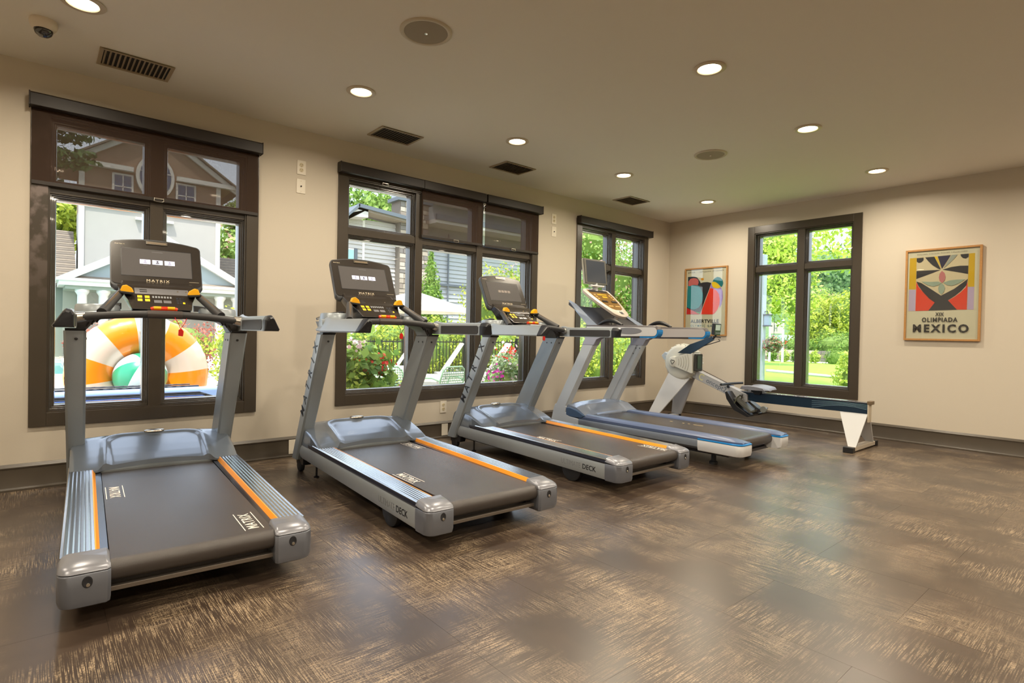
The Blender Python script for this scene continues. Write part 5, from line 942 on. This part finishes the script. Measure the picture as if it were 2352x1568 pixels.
# side wings with shingled roofs
hp('side_wall', MB().box(-31, -26.5, -12, -5.6, GZ, 2.9), m_sage); hp('side_wall', MB().box(-31, -26.5, 0, 2.2, GZ, 2.9), m_sage)
rr_ = random.Random(3)
for nm, ya, yb, ztop in (('left', -12.0, -5.62, 5.55), ('right', .02, 2.2, 4.98)):
    hp('wing_roof', MB().prism([(-26.0, 2.72), (-29.4, ztop-.08), (-31, ztop-.12), (-31, 2.72)], 1, ya, yb), m_sh2)
    courses = 26; y0v, y1v = (-6.9, -5.62) if ya < -6 else (.02, 1.4)
    for c_ in range(courses):
        t0, t1 = c_/courses, (c_+1.15)/courses; x0, x1 = -25.95-3.4*t0, -25.95-3.4*min(t1, 1); z0, z1 = 2.76+(ztop-2.76)*t0, 2.76+(ztop-2.76)*min(t1, 1)
        hp('shingle_course', MB().hexa([(x0, ya, z0), (x1, ya, z1-.02), (x1, yb, z1-.02), (x0, yb, z0), (x0, ya, z0+.05), (x1, ya, z1+.01), (x1, yb, z1+.01), (x0, yb, z0+.05)]), m_sh if c_ % 2 else m_sh2)
# portico
PX = -23.6
def P5(mb): return mb
hp('pediment_panel', MB().prism([(-5.9, 2.98), (.55, 2.98), (-2.75, 4.95)], 0, -26, PX-.25), m_pan)
for a, b in (((-6.35, 2.98), (-2.75, 5.10)), ((-2.75, 5.10), (.85, 2.98))): hp('raking_cornice', MB().prism([a, b, (b[0], b[1]-.34), (a[0]+(.5 if a[0] < b[0] and a[0] < -5 else 0), a[1]-.02), ] if a[0] < -5 else [a, b, (b[0]-.5, b[1]-.02), (a[0], a[1]-.34)], 0, PX-.3, PX+.02), m_wt)
hp('cornice', MB().box(-26, PX, -6.3, .8, 2.68, 2.86), m_wt); hp('cornice_top', MB().box(-26, PX+.08, -6.38, .88, 2.86, 2.97), m_wt)
hp('cornice_shelf', MB().prism([(PX+.02, 2.97), (PX-.35, 3.12), (PX-.35, 2.97)], 1, -6.2, .7), m_sh)
hp('architrave', MB().box(-26, PX-.12, -6.1, .6, 2.54, 2.68), m_sage); hp('back_wall', MB().box(-26.2, -26.05, -6.1, .6, GZ, 2.6), mat('porch_wall', (150, 152, 138), .85))
for i, y_ in enumerate((-5.55, -4.85, -.45, .25)):
    hp('column', MB().lathe([(.25, GZ+2.9*0), (.25, GZ+.12), (.185, GZ+.2), (.160, 2.30), (.165, 2.32), (.22, 2.42), (.24, 2.44), (.24, 2.55)], (PX-.35, y_, 0), seg=20), m_wt, smooth=40)
hp('step', MB().box(-26, PX+.1, -6.2, .7, GZ, GZ+.05), m_path)

# ------------------------------------------------------------------ white sided house with a stone chimney (middle window)
m_sid = mat('siding_white', (186, 182, 176), .7); m_sidg = mat('siding_grey', (160, 164, 168), .7); m_roofd = mat('roof_grey', (92, 100, 108), .7)
wh = empty('sided_house', (-20, 6, GZ), 0, 'white clapboard house with a stone chimney and grey roof edge beyond the middle window', 'house')
def wp(name, mb, m_, par=wh, **k):
    mb.v = [(x+20, y-6, z-GZ) for x, y, z in mb.v]; return obj(name, mb, m_, par, **k)
def clap(x, y0, y1, z0, z1, m_, n, par=wh, top=None):
    h = (z1-z0)/n
    for k in range(n):
        za = z0+k*h
        yy0, yy1 = y0, y1
        if top:
            zt = za+h; 
            if zt > top[0]: yy0 = y0+(zt-top[0])*top[1]
            if yy0 >= yy1: break
        wp('clapboard', MB().hexa([(x, yy0, za), (x+.075, yy0, za), (x+.075, yy1, za), (x, yy1, za), (x, yy0, za+h), (x+.012, yy0, za+h), (x+.012, yy1, za+h), (x, yy1, za+h)]), m_, par)
wp('wall', MB().box(-22, -20.0, 3.2, 6.4, GZ, 6.2), m_sid)
clap(-20.0, 3.2, 4.75, GZ, 6.3, m_sid, 34); clap(-20.0, 4.80, 6.42, GZ, 6.35, m_sid, 34)
wp('corner_board', MB().box(-20.0, -19.93, 4.68, 4.80, GZ, 6.3), m_wt)
wp('soffit', MB().prism([(2.9, 5.6), (4.2, 6.72), (4.6, 6.68), (4.6, 6.30), (3.2, 6.2)], 0, -20.1, -19.2), m_sid)
wp('roof_edge', MB().loft([[(-19.1, 2.8, 5.55), (-19.1, 4.15, 6.86), (-19.1, 4.15, 6.72), (-19.1, 2.8, 5.42)], [(-22, 2.8, 5.55), (-22, 4.15, 6.86), (-22, 4.15, 6.72), (-22, 2.8, 5.42)]]), m_roofd)
wp('roof_edge', MB().hexa([(-19.3, 4.1, 6.70), (-19.1, 4.1, 6.70), (-19.1, 7.0, 6.45), (-19.3, 7.0, 6.45), (-19.3, 4.1, 6.86), (-19.1, 4.1, 6.86), (-19.1, 7.0, 6.62), (-19.3, 7.0, 6.62)]), m_roofd)
wp('roof', MB().hexa([(-20.4, 4.1, 6.6), (-19.2, 4.1, 6.6), (-19.2, 7.0, 6.35), (-20.4, 7.0, 6.35), (-20.4, 4.1, 6.8), (-19.2, 4.1, 6.8), (-19.2, 7.0, 6.6), (-20.4, 7.0, 6.6)]), m_sh)
w_ = wp('window', MB().box(-19.98, -19.90, 3.66, 4.38, 3.75, 4.92), m_wt); wp('glass', MB().box(-19.90, -19.88, 3.74, 4.24, 3.85, 4.84), mat('pane_teal', (150, 190, 186), .15), w_); wp('shutter', MB().box(-19.92, -19.87, 4.26, 4.42, 3.75, 4.92), m_roofd, w_)
# chimney of stones
ch = wp('chimney', MB().box(-20.4, -19.55, 6.42, 8.05, GZ, 7.5), mat('mortar', (112, 104, 94), .9)); wp('chimney_cap', MB().box(-20.5, -19.4, 6.25, 8.2, 7.45, 7.62), m_roofd); wp('chimney_cap', MB().box(-20.4, -19.5, 6.4, 8.05, 7.62, 8.05), mat('cap_grey', (150, 156, 160), .6))
srng = random.Random(9); smats = [mat('stone_a', (160, 148, 132), .9), mat('stone_b', (136, 124, 112), .9), mat('stone_c', (176, 166, 152), .9), mat('stone_d', (120, 114, 108), .9)]; z_ = 2.6; ns = 0
while z_ < 7.4:
    h_ = srng.uniform(.16, .27); y_ = 6.44
    while y_ < 8.0 and ns < 230:
        w0 = min(srng.uniform(.18, .48), 8.03-y_); p_ = srng.uniform(.03, .07)
        wp('stone', MB().box(-19.56, -19.55+p_, y_+.012, y_+w0-.012, z_+.012, z_+h_-.012), srng.choice(smats), ch); y_ += w0; ns += 1
    z_ += h_
# second volume, grey lap siding and deep eaves
wp('wall', MB().box(-21.8, -20.2, 8.05, 15.5, GZ, 8.6), m_sidg); clap(-20.2, 8.05, 15.5, GZ, 6.2, m_sidg, 30)
wp('downpipe', MB().tube([(-20.05, 9.62, 1.0), (-20.05, 9.62, 6.3)], .045, 8), m_roofd); wp('deck_beam', MB().box(-20.15, -20.0, 8.4, 12.5, 3.55, 3.66), m_roofd)
wp('eave', MB().box(-20.3, -18.9, 8.1, 16.5, 6.55, 6.75), m_wt); wp('fascia', MB().box(-19.0, -18.85, 8.1, 16.5, 6.7, 6.98), m_roofd); wp('upper_eave', MB().box(-20.3, -19.0, 8.6, 17.5, 7.75, 8.05), m_wt)

# ------------------------------------------------------------------ pool side things
m_wick = mat('wicker', (48, 50, 60), .5); m_navy = mat('navy_cushion', (60, 96, 168), .75); m_lite = mat('cushion_edge', (150, 178, 224), .7)
sf = empty('wicker_sofa', (-.95, -6.25, GZ), 0, 'dark wicker outdoor sofa with blue cushions right outside the first window', 'sofa')
def weave(name, x, y0, y1, z0, z1, par, arc=None, ny_=None):
    mb = MB(); ny_ = ny_ or int((y1-y0)/.045); nz = int((z1-z0)/.022)
    for j in range(nz):
        z = z0+(j+.5)*(z1-z0)/nz; yy1 = y1-(arc*(j/nz)**3 if arc else 0); pts = [(x+.007*(1 if (i+j) % 2 else -1), y0+(yy1-y0)*i/ny_, z) for i in range(ny_+1)]; mb.tube(pts, .0085, 4, flat=.8)
    o = obj(name, mb, m_wick, par); o['kind'] = 'stuff'; return o
obj('frame', MB().box(-.03, .0, -.74, .46, .10, .74), m_wick, sf, bevel=.01)
weave('woven_back', .02, -.74, .50, .12, .775, sf, arc=.12)
obj('back_cushion', MB().box(-.16, -.04, -.70, .42, .45, .745), m_navy, sf, bevel=.04, seg=4)
obj('back_roll', MB().tube([(-.01, -.76, .775), (-.01, .34, .775), (-.03, .46, .73), (-.06, .50, .6)], .012, 8), m_wick, sf, smooth=50)
obj('seat_cushion', MB().box(-.58, -.06, -.70, .42, .30, .44), m_navy, sf, bevel=.04, seg=4)
for sy in (-.72, .42):
    for sx in (-.55, -.02): obj('leg', MB().box(sx-.02, sx+.02, sy-.02, sy+.02, 0, .30), m_wick, sf)
weave('woven_seat', -.56, -.72, .42, .12, .30, sf)
sf2 = empty('wicker_sofa', (-1.85, -6.35, GZ), 0, 'farther dark wicker sofa back with a pale blue cushion, in front of the ring', 'sofa')
obj('frame', MB().box(-.03, 0, -.70, .62, .10, .765), m_wick, sf2, bevel=.01); weave('woven_back', .02, -.75, .78, .12, .790, sf2, arc=.28)
obj('cushion', MB().box(.035, .13, -.75, 1.20, .30, .755), m_lite, sf2, bevel=.04, seg=4); obj('seat', MB().box(-.58, .02, -.72, .95, .20, .36), m_wick, sf2, bevel=.02)
for sy in (-.68, .90):
    for sx in (-.55, -.02): obj('leg', MB().box(sx-.02, sx+.02, sy-.02, sy+.02, 0, .20), m_wick, sf2)
# inflatable ring
m_or = mat('vinyl_orange', (244, 136, 0), .28, coat=.4); m_vw = mat('vinyl_white', (222, 198, 178), .28, coat=.4); m_sea = mat('vinyl_green', (20, 150, 110), .25, coat=.4); m_bw = mat('ball_white', (206, 226, 230), .2, coat=.5)
RC = (-3.5, -6.05, .455)
rg = empty('inflatable_ring', (RC[0], RC[1], GZ), 0, 'huge inflatable swim ring in orange and white wedges standing by the sofa', 'pool float')
def torus_part(a0, a1, m_, nm):
    mb = MB()
    R, r0, rx = .503, .250, .23
    def f(s, t):
        a = a0+(a1-a0)*s; b = 2*PI*t; w = 1+.012*math.sin(s*PI*6)*max(0, math.cos(b)); rr2 = R+r0*math.cos(b)*w
        return (rx*math.sin(b)*1.0+.10*(math.sin(a)*rr2), math.cos(a)*rr2, (RC[2]-GZ)+math.sin(a)*rr2)
    mb.grid(f, 14, 28); return obj(nm, mb, m_, rg, smooth=80)
na = 12
for k in range(na): torus_part(2*PI*k/na+.12, 2*PI*(k+1)/na+.12, m_or if k % 2 else m_vw, 'orange_wedge' if k % 2 else 'white_wedge')
obj('valve', MB().lathe([(.0001, .262), (.020, .262), (.03, .25), (.03, .23)], (.05, -.02, (RC[2]-GZ)+.56), axis=0, seg=14), m_vw, rg, smooth=50)
bb = empty('beach_ball', (-3.30, -6.07, GZ), 0, 'green and white beach ball resting in the middle of the orange ring', 'ball')
RB = .285
def ball_part(a0, a1, m_, nm):
    mb = MB(); tilt = Matrix.Rotation(math.radians(48), 3, 'Y') @ Matrix.Rotation(math.radians(25), 3, 'Z')
    def f(s, t):
        a = a0+(a1-a0)*s; b = PI*t; v = tilt @ Vector((RB*math.sin(b)*math.cos(a), RB*math.sin(b)*math.sin(a), RB*math.cos(b))); return (v.x, v.y, v.z+.765)
    mb.grid(f, 8, 16); return obj(nm, mb, m_, bb, smooth=80)
for k in range(6): ball_part(PI*k/3, PI*(k+1)/3, m_bw if k % 2 else m_sea, 'white_panel' if k % 2 else 'green_panel')
# parasol
m_canvas = mat('canvas_white', (240, 236, 226), .8)
ps = empty('parasol', (-7.0, -.10, GZ), 0, 'open white square parasol on a dark pole above the loungers', 'parasol')
mb = MB(); ap = (0, 0, 2.36)
ring = [(1.32*math.cos(a), 1.32*math.sin(a), 1.98) for a in [PI/8+k*PI/4 for k in range(8)]]
mb.v = [ap]+ring+[(x*1.0, y*1.0, z-.13) for x, y, z in ring]; mb.f = [(0, i+1, (i+1) % 8+1) for i in range(8)]+[(i+1, i+9, (i+1) % 8+9, (i+1) % 8+1) for i in range(8)]; mb.mi = [0]*16
o = obj('canopy', mb, m_canvas, ps); so_ = o.modifiers.new('thick', 'SOLIDIFY'); so_.thickness = .008
obj('pole', MB().tube([(0, 0, 0), (0, 0, 2.42)], .024, 10), m_dark, ps, smooth=50); obj('finial', MB().lathe([(.0001, 2.50), (.035, 2.46), (.035, 2.41), (.015, 2.38)], seg=12), m_roofd, ps, smooth=50)
for k in range(8): a = PI/8+k*PI/4; obj('rib', MB().tube([(0, 0, 2.33), (1.3*math.cos(a), 1.3*math.sin(a), 1.965)], .009, 5), m_dark, ps)
obj('base', MB().lathe([(.0001, 0), (.3, 0), (.3, .06), (.05, .09), (.03, .3)], seg=20), m_dark, ps, smooth=40)
# loungers
m_sling = mat('sling_white', (240, 234, 222), .75)
def lounger(loc, rz, label):
    r = empty('sun_lounger', loc, rz, label, 'lounger', 'white loungers by the hedge')
    obj('backrest', MB().prism([(0, .36), (.52, 1.14), (.55, 1.12), (.04, .32)], 1, -.30, .30), m_sling, r, bevel=.006); obj('seat', MB().box(-1.30, .04, -.30, .30, .32, .36), m_sling, r, bevel=.006)
    obj('side_frame', MB().box(-1.34, .1, -.33, -.30, .26, .37), m_wt, r, bevel=.005); obj('side_frame', MB().box(-1.34, .1, .30, .33, .26, .37), m_wt, r, bevel=.005)
    for sx in (-1.25, .0):
        for sy in (-.315, .315): obj('leg', MB().box(sx-.02, sx+.02, sy-.015, sy+.015, 0, .27), m_wt, r)
    return r
lg = lounger((-6.35, -1.15, 0+GZ), math.radians(62), 'white sun lounger with raised back at the left of the parasol pole')
for loc, rz, lb in (((-6.5, .30, GZ), 62, 'white sun lounger with raised back right of the parasol pole'), ((-6.6, 1.85, GZ), 62, 'white sun lounger farthest right in front of the hedge'), ((-6.0, -2.55, GZ), 62, 'white sun lounger at the left, mostly behind the flower bed')):
    c = copy_tree(lg); c.location = loc; c.rotation_euler = (0, 0, math.radians(rz)); c['label'] = lb
# green chairs and table
m_gch = mat('chair_sage', (128, 158, 126), .5)
def net_chair(loc, rz, label):
    r = empty('garden_chair', loc, rz, label, 'chair', 'sage green perforated chairs')
    mb = MB()
    for k in range(13): y_ = -.24+.48*k/12; e = 1-(abs(y_)/.24)**6; mb.tube([(.0, y_, .46), (.05, y_, .64), (.08, y_*.98, .70+.13*e)], .0062, 4)
    for k in range(9): z_ = .48+.038*k; mb.tube([(.0+.08*(z_-.46)/.36, -.24, z_), (.0+.08*(z_-.46)/.36-.01, 0, z_), (.08*(z_-.46)/.36, .24, z_)], .0065, 4)
    b = obj('backrest', mb, m_gch, r); b['kind'] = 'stuff'
    obj('back_frame', MB().tube([(-.01, -.25, .42), (.04, -.255, .62), (.08, -.235, .76), (.085, -.17, .825), (.085, .17, .825), (.08, .235, .76), (.04, .255, .62), (-.01, .25, .42)], .014, 8), m_gch, r, smooth=50)
    obj('seat', MB().box(-.44, .0, -.23, .23, .42, .445), m_gch, r, bevel=.01)
    for s in (-1, 1):
        obj('armrest', MB().tube([(.02, s*.25, .60), (-.12, s*.29, .64), (-.34, s*.29, .63), (-.40, s*.27, .45)], .014, 8), m_gch, r, smooth=50)
        for sx in (-.40, -.02): obj('leg', MB().tube([(sx, s*.22, .43), (sx*1.08, s*.26, 0)], [.017, .012], 8), m_gch, r, smooth=50)
    return r
n1 = net_chair((-2.75, -1.93, GZ), math.radians(8), 'sage green perforated chair in the middle bay of the middle window')
c = copy_tree(n1); c.location = (-2.9, -2.95, GZ); c.rotation_euler = (0, 0, math.radians(172)); c['label'] = 'sage green chair at the left of the garden table'
tb = empty('garden_table', (-3.85, -2.35, GZ), 0, 'low pale stone coloured table behind the sage green chair', 'table')
obj('tabletop', MB().lathe([(.0001, .76), (.52, .76), (.53, .745), (.53, .68), (.50, .67), (.0001, .67)], seg=30), mat('table_stone', (214, 204, 188), .6), tb, smooth=40); obj('pedestal', MB().lathe([(.28, 0), (.28, .03), (.08, .06), (.07, .67)], seg=18), m_dark, tb, smooth=40)
# black picket fence behind the hedge
fn = empty('picket_fence', (-8.35, 1.0, GZ), 0, 'thin black metal picket fence in front of the hedge', 'fence')
pk = mkmesh('picket', MB().box(-.008, .008, -.008, .008, .08, 1.18), m_black)
for k in range(72): o = obj('picket', pk, None, fn); o.location = (0, -2.56+k*.11, 0)
for z_ in (.15, 1.12): obj('fence_rail', MB().box(-.012, .012, -2.6, 5.35, z_-.015, z_+.015), m_black, fn)
for k in range(5): obj('fence_post', MB().box(-.03, .03, -2.6+k*1.98-.03, -2.6+k*1.98+.03, 0, 1.25), m_black, fn)
# far window: railing, lamp post, basket, stone wall, signboard, car
m_rail = mat('railing_grey', (196, 198, 200), .5)
rl = empty('handrail_barrier', (.6, 3.0, GZ), 0, 'pale grey pipe railing crossing the lawn outside the far window', 'railing')
obj('rail', MB().tube([(-.53, 0, .806), (3.2, 0, .69)], .027, 10), m_rail, rl, smooth=50); obj('rail_post', MB().tube([(3.1, 0, 0), (3.1, 0, .70)], .025, 8), m_rail, rl, smooth=50); obj('rail_post', MB().tube([(1.6, .0, 0), (1.6, 0, .73)], .02, 8), m_rail, rl, smooth=50)
pl = empty('porch_post', (-.045, 3.0, GZ), 0, 'square grey post with a lantern at the left edge of the far window', 'post')
obj('shaft', MB().box(-.06, .06, -.06, .06, 0, 2.9), mat('post_grey', (150, 160, 168), .6), pl, bevel=.006)
ln = obj('lantern', MB().box(.07, .16, -.05, .05, 1.62, 1.80), mat('lantern_glass', (120, 140, 160), .2), pl, bevel=.004)
for z_ in (1.60, 1.80): obj('lantern_cap', MB().box(.055, .175, -.06, .06, z_, z_+.02), m_dark, ln)
obj('lantern_arm', MB().tube([(.05, 0, 1.86), (.115, 0, 1.88), (.115, 0, 1.82)], .008, 6), m_dark, ln)
bk = plant('hanging_basket', (.19, 3.0, GZ+1.22), [(0, 0, .06, .14, .14, .13)], 700, .03, m_g7, 'round hanging basket of pinkish flowers beside the grey post', 'planter', seed=71, flowers=[(220, .022, m_g5, [(0, 0, .06, .15, .15, .13)])], core=.8)
obj('basket_chain', MB().tube([(0, 0, .15), (0, 0, .55)], .004, 4), m_dark, bk); obj('basket_bowl', MB().lathe([(.0001, -.09), (.08, -.07), (.12, 0), (.125, .02)], seg=16), m_bark, bk, smooth=50)
sw = empty('stone_wall', (-10, 32, GZ), 0, 'low pale dry stone wall behind the lawn', 'wall')
obj('wall_core', MB().box(-16, 12, 0, .5, 0, .70), mat('wall_core', (176, 170, 160), .9), sw); k_ = 0
for row_ in range(3):
    x_ = -6.0+row_*.13
    while x_ < 6.0:
        w0 = srng.uniform(.28, .6); obj('stone', MB().box(x_+.012, x_+w0-.012, -.05-srng.uniform(0, .03), .02, row_*.24+.012, row_*.24+.232), srng.choice(smats), sw, bevel=0); x_ += w0
sg = empty('signboard', (-11.0, 28, GZ), 0, 'white signboard on two posts in the left half of the far window', 'sign')
obj('board', MB().box(-.42, .42, -.03, .03, 1.75, 2.45), m_wt, sg, bevel=.01); obj('letters', MB().box(-.12, -.08, -.04, -.03, 1.9, 2.3).box(.02, .06, -.04, -.03, 1.9, 2.3).box(-.08, .02, -.04, -.03, 2.08, 2.12), m_grey_ink, sg)
for x_ in (-.40, .40): obj('sign_post', MB().box(x_-.05, x_+.05, -.05, .05, 0, 3.1), mat('sign_post_white', (226, 228, 230), .6), sg)
cr = empty('car', (-16.6, 41.5, GZ), 0, 'red car parked beyond the stone wall, mostly hidden by leaves', 'car')
obj('body', MB().loft([[(-1.9, y_, .75), (-1.9, y_, 1.15), (-1.1, y_, 1.28), (1.0, y_, 1.30), (1.9, y_, 1.1), (1.95, y_, .7), (1.7, y_, .55), (-1.7, y_, .55)] for y_ in (-.85, .85)]), mat('car_red', (206, 60, 50), .25, coat=.6), cr, bevel=.05)
obj('cabin', MB().loft([[(-1.0, y_, 1.28), (-.6, y_*.85, 1.78), (.5, y_*.85, 1.80), (1.1, y_, 1.30)] for y_ in (-.78, .78)]), mat('car_glass', (150, 168, 186), .15), cr, bevel=.04)
for x_ in (-1.2, 1.2):
    for y_ in (-.8, .8): obj('wheel', MB().lathe([(.0001, -.1), (.32, -.1), (.32, .1), (.0001, .1)], (x_, y_, .52), axis=1, seg=20), m_rubber, cr, smooth=50)
